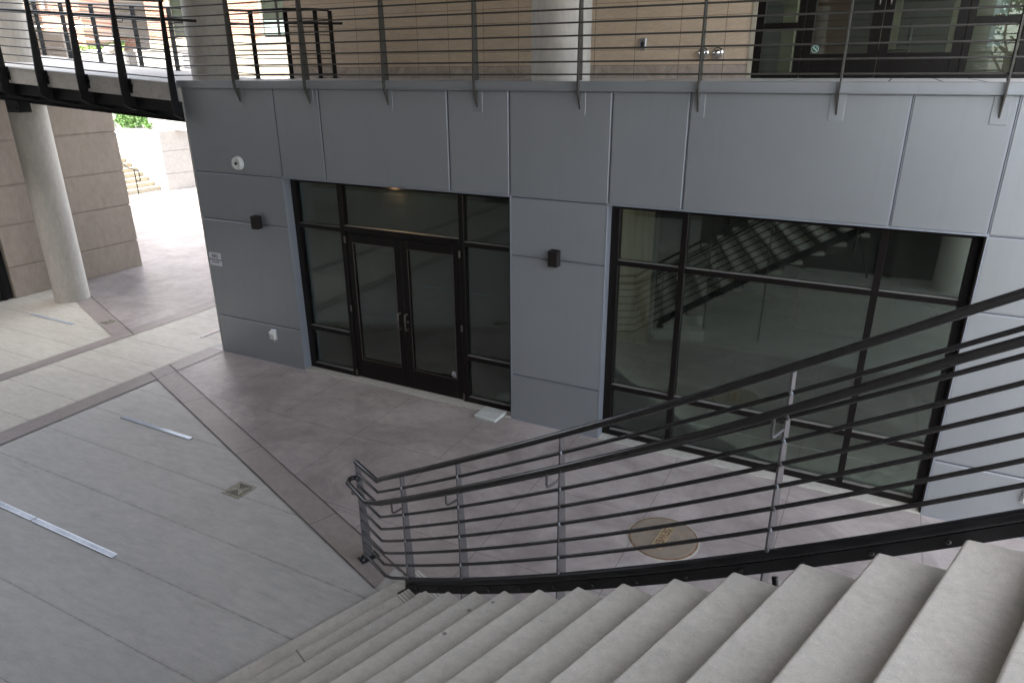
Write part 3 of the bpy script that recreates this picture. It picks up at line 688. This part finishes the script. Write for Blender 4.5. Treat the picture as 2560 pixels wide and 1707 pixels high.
MB().lathe([(.36,0),(.36,.007),(.345,.008)], 64, c).build("concrete_collar", m_sill, mh)
MB().lathe([(.345,.0),(.345,.012),(.333,.013)], 64, c).build("rim", m_rust, mh)
MB().lathe([(.326,.0),(.326,.014),(.318,.016)], 64, c).build("lid", m_iron, mh)
vd = Vector((8.009-8.031, -1.763+1.498)).normalized(); an = math.atan2(vd.y, vd.x)
pm = Matrix.Translation((8.02,-1.635,.016)) @ Matrix.Rotation(an, 4, 'Z')
MB().box(-.20,.20,-.055,.055,0,.004,pm).build("plaque", m_brass, mh, bevel=.0015)
text_mesh("SEWER", .105, m_rust, mh, pm @ Matrix.Translation((0,-.004,.0055)), .0015, bold=.001)
fm = MB()
for y in (-.055,.045): fm.box(-.20,.20,y,y+.010,.004,.008,pm)
for x in (-.20,.19): fm.box(x,x+.010,-.045,.045,.004,.008,pm)
fm.build("plaque_border", m_brass, mh)
for k in range(6):
    a = .5+k*math.pi/3; MB().lathe([(.014,.0),(.014,.0175),(.010,.0175)], 10, Matrix.Translation((8.025+.285*math.cos(a),-1.625+.285*math.sin(a),0))).build("bolt", m_iron, mh)

# ------------------------------------------------------------------ staircase
RH = .178
nd = Vector((.946,-.324)); ld = Vector((-.324,-.946))        # going direction, along-the-nosing direction
cf = (.00026690591, .0527205991, -1.09415441, 1.04045945)
cy = lambda x: ((cf[0]*x+cf[1])*x+cf[2])*x+cf[3]
def x_at(s):
    a, b_ = 4.0, 20.0
    for _ in range(50):
        m_ = (a+b_)/2
        if m_*nd.x+cy(m_)*nd.y < s: a = m_
        else: b_ = m_
    return a
sn = lambda i: (i*RH+3.98603)/.597075
def tip(i): x = x_at(sn(i)); return Vector((x, cy(x)))
st = thing("staircase", "wide concrete staircase of precast treads descending in the foreground", "staircase")
W = 3.4
def tread_poly(i, over=.035, W=W):
    a = tip(i); aa = R(-109.7+.12*i); L = Vector((math.cos(aa), math.sin(aa))); b_ = tip(i+1); m_ = tip(i+.5)
    aa2 = R(-109.7+.12*(i+1)); L2 = Vector((math.cos(aa2), math.sin(aa2)))
    e = (b_-m_).normalized()*over
    return [a, a+L*W, b_+e+L2*W, b_+e, m_]
for i in range(3, 24):
    P = tread_poly(i); MB().prism([tuple(p) for p in P], i*RH-.062, i*RH).build("tread", m_tread, st, bevel=.016, seg=4, smooth=True)
# steel riser plates set back under each nosing, leaving a slot above the tread
for i in range(3, 24):
    a = tip(i)+nd*.045; aa = R(-109.7+.12*i); L = Vector((math.cos(aa), math.sin(aa))); b_ = a+L*(W-.02); a = a+L*.02
    MB().prism([tuple(a), tuple(b_), tuple(b_+nd*.008), tuple(a+nd*.008)], (i-1)*RH+.002, i*RH-.0625).build("riser_plate", m_riser, st)
# cast base of the two lowest steps
def base_poly(c0, i, back):
    L = Vector((math.cos(R(-109.5)), math.sin(R(-109.5)))); n = Vector((.925,-.38)); c0 = Vector(c0)
    return [tuple(q) for q in (c0, c0+L*(W+.35), c0+L*(W+.35)+n*back, c0+n*back)]
MB().prism(base_poly((6.225,-3.30),1,.95), 0, RH).build("base_step", m_tread, st, bevel=.012, seg=3, smooth=True)
MB().prism(base_poly((6.425,-3.715),2,.62), RH, 2*RH).build("base_step", m_tread, st, bevel=.012, seg=3, smooth=True)
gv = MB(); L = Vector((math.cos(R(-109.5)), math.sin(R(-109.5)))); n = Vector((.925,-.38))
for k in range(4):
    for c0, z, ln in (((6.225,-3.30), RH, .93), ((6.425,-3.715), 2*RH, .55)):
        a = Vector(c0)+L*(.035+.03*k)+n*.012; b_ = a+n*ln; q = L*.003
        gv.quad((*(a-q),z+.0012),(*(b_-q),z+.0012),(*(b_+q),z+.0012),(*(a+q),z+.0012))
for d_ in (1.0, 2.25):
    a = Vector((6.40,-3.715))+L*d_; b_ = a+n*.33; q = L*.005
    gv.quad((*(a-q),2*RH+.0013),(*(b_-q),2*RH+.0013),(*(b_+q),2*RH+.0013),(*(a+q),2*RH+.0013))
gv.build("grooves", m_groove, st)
# carrier beams under the treads
for off in (.75, 2.5):
    cb = MB()
    for i in range(3, 24):
        a = tip(i)+ld*off+nd*.065; b_ = tip(i+1)+ld*off+nd*.065; d = (b_-a); ang = math.atan2(d.y, d.x); ln = d.length
        m4 = Matrix.Translation((a.x,a.y,0)) @ Matrix.Rotation(ang,4,'Z')
        cb.prism([(0,i*RH-.32),(ln-.001,(i+1)*RH-.32),(ln-.001,i*RH-.064),(0,i*RH-.064)], -.05, .05, m4 @ Matrix(((1,0,0,0),(0,0,1,0),(0,1,0,0),(0,0,0,1))))
    cb.build("carrier_beam", m_steel, st)
# upper landing behind the camera
tp = tip(24); P = [tp, tp+ld*W, tp+ld*W+nd*3, tp+nd*3]
MB().prism([tuple(q) for q in P], 4.0, 24*RH-.002).build("landing", m_tread, st)

def rail(x, d, H):
    y = cy(x); dy = (3*cf[0]*x+2*cf[1])*x+cf[2]; n_ = Vector((-dy,1)).normalized(); q = Vector((x,y))+n_*d
    return Vector((q.x, q.y, .597075*(q.dot(nd))-3.98603+H))
# stringer along the outer side
sx = [6.27+.16*k for k in range(48)]
def swp(name, d0, d1, h0, h1, mt, parent, bev=0):
    mb = MB(); k = len(sx)
    for x in sx:
        for d, h in ((d0,h0),(d1,h0),(d1,h1),(d0,h1)): mb.v.append(tuple(rail(x,d,h)))
    for i in range(k-1):
        for j in range(4): l = (j+1) % 4; mb.f.append((4*i+j,4*i+l,4*i+4+l,4*i+4+j))
    mb.f.append((0,1,2,3)); mb.f.append((4*k-4,4*k-3,4*k-2,4*k-1)); return mb.build(name, mt, parent, bevel=bev, seg=3, smooth=True)
sr = thing("stair_railing", "black curved steel railing with flat bar posts beside the concrete stairs", "railing")
S = swp("stringer_plate", .085, .105, -.088, -.012, m_steel, sr)
swp("stringer_tube", .078, .128, -.010, .052, m_steel, sr, .018)
for k in range(26):
    x = 6.45+.29*k; p = rail(x, .084, -.05); q = rail(x, .0, -.05); dv = (q-p).normalized(); dv.z = 0
    MB().lathe([(.013,0),(.013,.006),(.007,.010)], 10, Matrix.Translation(p) @ dv.to_track_quat('Z','Y').to_matrix().to_4x4()).build("bolt", m_srail, S, smooth=True)
# posts
RX = [6.30, 7.007, 7.913, 9.165, 10.45, 11.7, 12.9]
for x in RX:
    a = rail(x, .09, 0); b_ = rail(x, .19, 0); t2 = Vector((-ld.x, -ld.y, 0)).normalized(); tg = Vector((t2.y,-t2.x,0))
    m4 = Matrix(((t2.x,0,tg.x,a.x),(t2.y,0,tg.y,a.y),(0,1,0,a.z),(0,0,0,1)))
    zb_ = -a.z if x < 9 else -.5
    if x < 9: pf = [(0,1.055),(.040,1.055),(.085,.02),(.085,-.10),(.07,zb_+.006),(.0,zb_+.006)]
    else: pf = [(0,1.055),(.040,1.055),(.085,.02),(.085,-.45),(.0,-.45)]
    MB().prism(pf, -.0055, .0055, m4).build("post", m_spost, sr, bevel=.0015)
    for k in range(8):
        MB().lathe([(.002,-.004),(.013,-.002),(.015,.004),(.010,.011),(.002,.013)], 10, Matrix.Translation(rail(x+.007,.095,.052+.128*k))@Matrix.Rotation(R(90),4,'Y')).build("weld", m_weld if k % 2 else m_spost, sr, smooth=True)
    # handrail bracket
    h = rail(x-.04, .02, .85); j_ = rail(x-.04, .02, .765); j2 = rail(x-.038, .026, .750); e = rail(x-.032, .04, .745); f_ = rail(x-.002, .094, .760)
    MB().tube([h, j_, j2, e, f_], .0085, 8).build("handrail_bracket", m_spost, sr, smooth=True)
# brace pipe under the stringer at the big post
a = rail(9.23, .09, -.12); MB().tube([a, a+Vector((.20,-.35,-.75))], .017, 10).build("brace", m_steel, sr, smooth=True)
# rods with the bend at the foot and return to the newel
CN = Vector((5.93,-3.415)); NW = Vector((5.562,-3.249))
pathx = [6.02+.2*k for k in range(42)]
for k in range(9):
    r = .0118 if 0 < k < 8 else .0215
    hz = .052+.128*k
    zc = .075+.1275*k if k < 8 else 1.085
    if k == 8: hz = 1.074
    ex = lambda x: (.032*min(1, max(0, (x-8.8)/1.1)) if k == 8 else 0)
    q = [(NW.x,NW.y,zc),(CN.x,CN.y,zc)]+[tuple(rail(x,.1,hz+ex(x))) for x in pathx]
    if k == 0: q = q[:2]+[tuple(rail(6.02,.1,.04)),tuple(rail(6.29,.1,.04))]; r = .014
    MB().tube(q, r, 12).build("top_rail" if k == 8 else "rod", m_srail, sr, smooth=True)
hp = [(5.60,-3.275,.92),(5.555,-3.255,.92),(5.525,-3.275,.92),(5.52,-3.31,.92),(5.545,-3.36,.92),(5.87,-3.52,.915)]
MB().tube(hp+[tuple(rail(x,.02,.865+.042*min(1,max(0,(x-8.9)/.9)))) for x in pathx], .0215, 12).build("handrail", m_srail, sr, smooth=True)
MB().tube([(5.60,-3.375,.91),(5.60,-3.375,.83),(5.60,-3.35,.815),(5.575,-3.27,.83)], .0065, 8).build("handrail_bracket", m_spost, sr, smooth=True)
# newel flat bar and its foot plate
t2 = Vector((.41,.91)); m4 = Matrix(((t2.x,0,t2.y,NW.x),(t2.y,0,-t2.x,NW.y),(0,1,0,0),(0,0,0,1)))
MB().prism([(-.01,1.085),(.038,1.085),(.085,.02),(-.01,.02)], -.0055, .0055, m4).build("newel_post", m_spost, sr, bevel=.0015)
MB().box(-.055,.13,-.055,.055,.0,.012, Matrix.Translation((NW.x,NW.y,.010)) @ Matrix.Rotation(math.atan2(t2.y,t2.x),4,'Z')).build("base_plate", m_steel, sr, bevel=.002)
for q in ((-.03,-.03),(-.03,.03),(.1,-.03),(.1,.03)):
    MB().lathe([(.010,0),(.010,.012),(.006,.02)], 8, Matrix.Translation((NW.x,NW.y,.022)) @ Matrix.Rotation(math.atan2(t2.y,t2.x),4,'Z') @ Matrix.Translation((*q,0))).build("bolt", m_weld, sr)
fp = rail(6.30,.09,0)
MB().box(-.07,.10,-.06,.06,0,.012, Matrix.Translation((fp.x,fp.y,RH+.001)) @ Matrix.Rotation(R(70),4,'Z')).build("base_plate", m_steel, sr, bevel=.002)

# ------------------------------------------------------------------ far side of the court (seen only in the glass)
bw = thing("court_back_wall", "concrete wall closing the far side of the court, height shaped to block the sun", "wall")
MB().box(-34, 11.0, -14.6, -14, 0, 31).build("wall_face", m_wallc, bw)  # unseen upper part; height and length shaped to block sun and sky
for x in (-3, 2.5):
    MB().box(x, x+1.6, -13.99, -13.9, 0, 3.1).build("dark_opening", m_darkroom, bw)

sw = thing("stair_side_wall", "dark glazed concrete wall beyond the stairs reflected in the shop window", "wall")
MB().box(5.6, 14.2, -9.9, -9.6, 0, 4.27).build("wall_face", m_darkroom, sw)
MB().box(5.6, 14.2, -9.598, -9.5, 3.6, 4.26).build("spandrel", m_wallc, sw)
for x in (6.2, 8.0, 9.8, 11.6): MB().box(x, x+.12, -9.598, -9.5, 0, 3.598).build("mullion", m_bronze, sw)
for x in (7.1, 11.0):
    o = MB().lathe([(.30,0),(.30,7.295)], 40, Matrix.Translation((x,-9.05,0))).build("concrete_column", m_col, smooth=True)
    tag(o, "round concrete column behind the stairs mirrored in the shop window, " + ("left" if x < 9 else "right") + " one of two", "column", "round concrete columns")

# ------------------------------------------------------------------ outside: planter, outdoor stair, hedge, buildings
pw = thing("planter_wall", "sunlit white concrete planter wall beside the outdoor stair", "planter wall")
for a, b_ in ((0,.62),(.645,1.49),(1.515,2.25)): MB().prism([(-19.5,11.15),(-15.6,11.15),(-15.35,12.4),(-15.0,15.2),(-19.5,15.2)], a, b_).build("course", m_white, pw, bevel=.01)
MB().prism([(-19.5,11.17),(-15.62,11.17),(-15.37,12.4),(-15.02,15.18),(-19.5,15.18)], .3, 2.2).build("joint_backing", m_white, pw)
MB().tube([(-15.75,11.05,.92),(-16.1,11.05,.98),(-19.3,11.05,2.95)], .02, 8).build("handrail", m_alu, pw, smooth=True)
os_ = thing("outdoor_stair", "sunlit cream outdoor stair climbing left of the planter wall", "stairs")
for i in range(13): MB().box(-16.05-.30*i-.34, -16.05-.30*i, 5, 11.14, i*.165 if i else 0, (i+1)*.165).build("step", m_cream, os_, bevel=.008)
oh = thing("outdoor_handrail", "thin dark handrail standing in the middle of the outdoor stair", "handrail")
MB().tube([(-15.75,9.95,.0),(-15.75,9.95,.95),(-16.1,9.95,1.0),(-19.4,9.95,2.9)], .02, 8).build("rail", m_steel, oh, smooth=True)
MB().tube([(-15.78,9.95,.95),(-15.5,9.95,.93),(-15.5,9.95,.55),(-15.75,9.95,.53)], .018, 8).build("end_loop", m_steel, oh, smooth=True)
MB().tube([(-18,9.95,1.3),(-18,9.95,2.1)], .018, 8).build("baluster", m_steel, oh)
ww = thing("rendered_wall", "bright white rendered wall rising behind the hedge", "wall")
MB().box(-40, -8, 15.3, 15.6, 0, 4.15).build("wall_face", m_white, ww)
MB().box(-16.2, -15.3, 15.0, 15.299, 2.26, 4.1).build("pilaster", m_cream, ww)
MB().box(-15.1, -15.0, 15.2, 15.3, 3.3, 3.5).build("wall_lamp", m_steel, ww)

m_leaf, nt, b = mat("hedge leaves"); f = noise(nt, coords(nt), 5, 3); nt.links.new(ramp(nt, f, [(.3,(.045,.11,.02)),(.6,(.10,.22,.04)),(.8,(.20,.34,.09))]), b.inputs["Base Color"]); b.inputs["Roughness"].default_value = .6
def leaves(name, pts, size, parent=None, mt=m_leaf):
    mb = MB()
    for p in pts:
        a = Vector((random.gauss(0,1),random.gauss(0,1),random.gauss(0,1))).normalized(); b2 = a.orthogonal().normalized(); s_ = size*random.uniform(.6,1.3)
        p = Vector(p); mb.quad(p-a*s_, p+b2*s_*.45, p+a*s_, p-b2*s_*.45)
    return mb.build(name, mt, parent)
def hedge(cx, cy_, cz, rx, ry, rz, n, label):
    t = thing("hedge_bush", label, "bush", "bushes on the planter wall")
    P = []
    for _ in range(n):
        while True:
            q = Vector((random.uniform(-1,1),random.uniform(-1,1),random.uniform(-1,1)))
            if .35 < q.length < 1: break
        k = 1+.25*math.sin(q.x*7+cx)+.15*math.sin(q.y*9)
        P.append((cx+q.x*rx*k, cy_+q.y*ry, cz+q.z*rz*k))
    leaves("foliage", P, .055, t)
    for k in range(5): MB().tube([(cx+random.uniform(-.1,.1),cy_,2.25),(cx+random.uniform(-rx,rx)*.6,cy_+random.uniform(-ry,ry)*.6,cz+rz*.3)], .012, 6).build("stem", m_wood, t)
hedge(-18.3, 12.0, 2.55, .85, .5, .42, 1500, "leafy green bush on the planter wall nearest the jointed concrete wall")
hedge(-16.9, 12.1, 2.42, .55, .45, .26, 800, "lower green bush on the planter wall in the middle of the gap")

# brick building with windows, behind the balcony column
PA, PB = Vector((-21.23,15.79)), Vector((-15.2,18.95))
d = (PB-PA).normalized(); ang = math.atan2(d.y, d.x); Lb = (PB-PA).length
mA = Matrix.Translation((PA.x,PA.y,0)) @ Matrix.Rotation(ang,4,'Z')
m_brick = brick_mat("orange red brick", (d.x, d.y)); 
ba = thing("brick_building", "orange brick building with cream stone base and tall windows, behind the balcony column", "building")
WN = [(1.02,2.35),(5.12,6.60)]                          # windows along the facade
zb0, zt0 = 5.86, 9.2
wl = MB(); xx = [-.0]+[v for p in WN for v in p]+[7.6]
for i in range(0, len(xx), 2): wl.box(xx[i], xx[i+1], 0, .4, zb0-.14, 11, mA)
for a, b_ in WN: wl.box(a, b_, 0, .4, zt0, 11, mA)
wl.box(-0, 7.6, 0, 6, 11, 11.2, mA)
wl.build("brick_wall", m_brick, ba)
MB().box(-.03, 7.63, -.06, .4, 5.30, zb0-.141, mA).box(-.03, 7.63, -.02, .4, 0, 5.299, mA).build("stone_base", m_cream, ba, bevel=.01)
for a, b_ in WN:
    MB().box(a, b_, -.05, .2, zb0-.14, zb0-.04, mA).build("window_sill", m_cream, ba)
    F = MB()
    for q0, q1 in ((a,a+.09),((a+b_)/2-.05,(a+b_)/2+.05),(b_-.09,b_)): F.box(q0, q1, .14, .22, zb0-.04, zt0, mA)
    F.box(a, b_, .141, .219, zb0-.04, zb0+.05, mA); F.box(a, b_, .141, .219, zb0+.55, zb0+.62, mA); Fo = F.build("window", m_bronze, ba)
    MB().box(a+.09, b_-.09, .17, .18, zb0+.05, zt0, mA).build("pane", m_glass2, Fo); MB().box(a+.05, b_-.05, .19, .21, zb0+.66, zt0, mA).build("blind", m_cream, Fo); MB().box(a, a+.10, -.02, .135, zb0-.03, zt0, mA).build("reveal", m_cream, Fo)

# brick building further left
PA, PB = Vector((-26.5,11.3)), Vector((-22.35,13.45)); d = (PB-PA).normalized(); mB = Matrix.Translation((PA.x,PA.y,0)) @ Matrix.Rotation(math.atan2(d.y,d.x),4,'Z'); LB = (PB-PA).length
bb = thing("red_brick_house", "red brick building with grey and white downpipes at the upper left", "building")
MB().box(0, LB, 0, 3, 0, 11, mB).build("brick_wall", brick_mat("pink red brick", (d.x,d.y), (.36,.17,.12), (.44,.26,.20)), bb)
def at_pix(k): return k
MB().box(2.66, 2.86, -.12, -.001, 5.2, 11, mB).build("grey_pipe", m_rod, bb); MB().tube([mB @ Vector((3.20,-.06,6.9)), mB @ Vector((3.18,-.06,11))], .06, 8).build("white_downpipe", m_whitep, bb)

# white building with a canopy between the two brick ones
PA, PB = Vector((-29.6,17.2)), Vector((-22.6,20.85)); d = (PB-PA).normalized(); mC = Matrix.Translation((PA.x,PA.y,0)) @ Matrix.Rotation(math.atan2(d.y,d.x),4,'Z'); LC = (PB-PA).length
wb = thing("white_building", "bright cream white building with a canopy, brown alcove and yellow edged door", "building")
MB().box(0, LC, 0, 3, 0, 12, mC).build("wall", m_white, wb)
MB().box(-.3, LC-.6, -3.0, -.001, 7.45, 7.75, mC).build("canopy", m_white, wb, bevel=.02)
MB().box(1.05, 1.50, -.02, .1, 6.35, 7.08, mC).build("alcove", m_wood, wb)
D = MB().box(1.80, 2.08, -.03, .1, 5.3, 7.06, mC).build("door", m_rod, wb); MB().box(2.081, 2.22, -.05, .1, 5.3, 7.06, mC).build("door_edge", m_yellow, D)
MB().lathe([(.16,4.8),(.16,7.44)], 20, mC @ Matrix.Translation((2.0,-1.6,0))).build("column", m_white, wb, smooth=True)

m_grass, nt, b = mat("grass"); f = noise(nt, coords(nt), 3, 6); nt.links.new(ramp(nt, f, [(.3,(.10,.17,.04)),(.7,(.22,.30,.10))]), b.inputs["Base Color"]); b.inputs["Roughness"].default_value = .9
LA, LB_, LC_, LD = Vector((-24.5,10.0,5.2)), Vector((-19.3,13.0,5.2)), Vector((-24.2,16.7,5.8)), Vector((-30.5,13.0,5.8))
struct(MB().quad(LA, LB_, LC_, LD).build("lawn", m_grass))
struct(MB().prism([(q.x,q.y) for q in (LA, LB_, LC_, LD)], 0, 5.19).build("lawn_terrace", m_white))
PTS = []
for _ in range(2500):
    u, v2 = random.random(), random.random(); p = LA.lerp(LB_, u).lerp(LD.lerp(LC_, u), v2); PTS.append(p+Vector((0,0,.03)))
o = leaves("grass", PTS, .06, None, m_grass); o["kind"] = "stuff"; tag(o, "short green grass on the sloped lawn beyond the footbridge", "grass")
cw = thing("brick_curb_wall", "low red brick border wall at the top of the lawn", "low wall")
m4 = Matrix.Translation((-30.3,13.4,0)) @ Matrix.Rotation(math.atan2(3.7,6.0),4,'Z')
MB().box(0, 7.2, 0, .3, 5.4, 5.95, m4).build("brick_course", brick_mat("curb brick", (.85,.52)), cw); MB().box(0, 7.2, -.03, .33, 5.951, 6.01, m4).build("coping", m_cream, cw)
lw2 = thing("white_garden_wall", "low white rendered wall in front of the orange brick building", "low wall")
MB().box(-16.6, -14.0, 11.2, 11.5, 2.26, 5.12).build("wall_face", m_white, lw2); MB().box(-16.65, -13.95, 11.15, 11.55, 5.121, 5.18).build("coping", m_white, lw2)
lw2.location = (-.35, .6, 0)
rk = thing("boulder", "small grey boulder beyond the far bridge railing", "rock")
mb = MB(); bmx = bmesh.new(); bmesh.ops.create_icosphere(bmx, subdivisions=3, radius=.2)
for v_ in bmx.verts: v_.co *= 1+.25*math.sin(v_.co.x*17+1)*math.cos(v_.co.y*13); v_.co.z *= .6; v_.co.x *= 1.2
me = bpy.data.meshes.new("stone"); bmx.to_mesh(me); bmx.free(); me.materials.append(m_rock); o = bpy.data.objects.new("stone", me); COL.objects.link(o); o.parent = rk; o.location = (-19.9, 12.9, 5.25); o.scale = (1.5,1.5,1.5)
# ramp handrail beyond
rr = thing("ramp_handrail", "thin pale metal ramp handrail in front of the lawn", "handrail")
for k, h in enumerate((.0,.45,.9)): MB().tube([(-24.0,10.35,5.25+h),(-21.8,11.6,5.22+h),(-19.6,12.85,5.2+h)], .02, 6).build("rail", m_alu, rr, smooth=True)
for x, y, z in ((-24,10.35,5.25),(-22.5,11.2,5.23),(-21.1,12.0,5.22),(-19.6,12.85,5.2)): MB().tube([(x,y,z-.05),(x,y,z+.9)], .02, 6).build("post", m_rod, rr)

# ------------------------------------------------------------------ trees south east of the court, mirrored in the upper glass
m_tleaf, nt, b = mat("tree leaves"); f = noise(nt, coords(nt), 1.2, 3); nt.links.new(ramp(nt, f, [(.3,(.04,.08,.015)),(.6,(.08,.16,.03)),(.8,(.13,.22,.05))]), b.inputs["Base Color"]); b.inputs["Roughness"].default_value = .55
m_bark = basic("tree bark", (.12,.085,.06), .9, 0, .3, 9)
def tree(x, y, h, label):
    t = thing("broadleaf_tree", label, "tree", "trees south of the court")
    tr = MB().tube([(x,y,0),(x+.1,y,h*.25),(x+.05,y+.1,h*.45)], .20, 10)
    tips = []
    for k in range(8):
        a = k*.785+random.random()*.5; e = Vector((x+math.cos(a)*h*.2*random.uniform(.6,1.2), y+math.sin(a)*h*.2*random.uniform(.6,1.2), h*random.uniform(.55,.85)))
        tr.tube([(x+.05,y+.1,h*random.uniform(.3,.45)), ((x+e.x)/2,(y+e.y)/2,h*.5), tuple(e)], .05, 6); tips.append(e)
    tr.build("trunk", m_bark, t, smooth=True)
    P = []
    for e in tips+[Vector((x,y,h*.7)), Vector((x,y,h*.9))]:
        for _ in range(300):
            q = Vector((random.gauss(0,1),random.gauss(0,1),random.gauss(0,.75)))*h*.085; P.append(e+q)
    leaves("crown", P, .14, t, m_tleaf)
tree(9.5, -24, 9.5, "tree south of the court nearest the back wall, seen only mirrored in the upper doors")
tree(13.5, -27, 11, "middle tree south of the court, seen only mirrored in the upper doors")
tree(18.5, -24, 9, "easternmost tree south of the court, seen only mirrored in the upper doors")
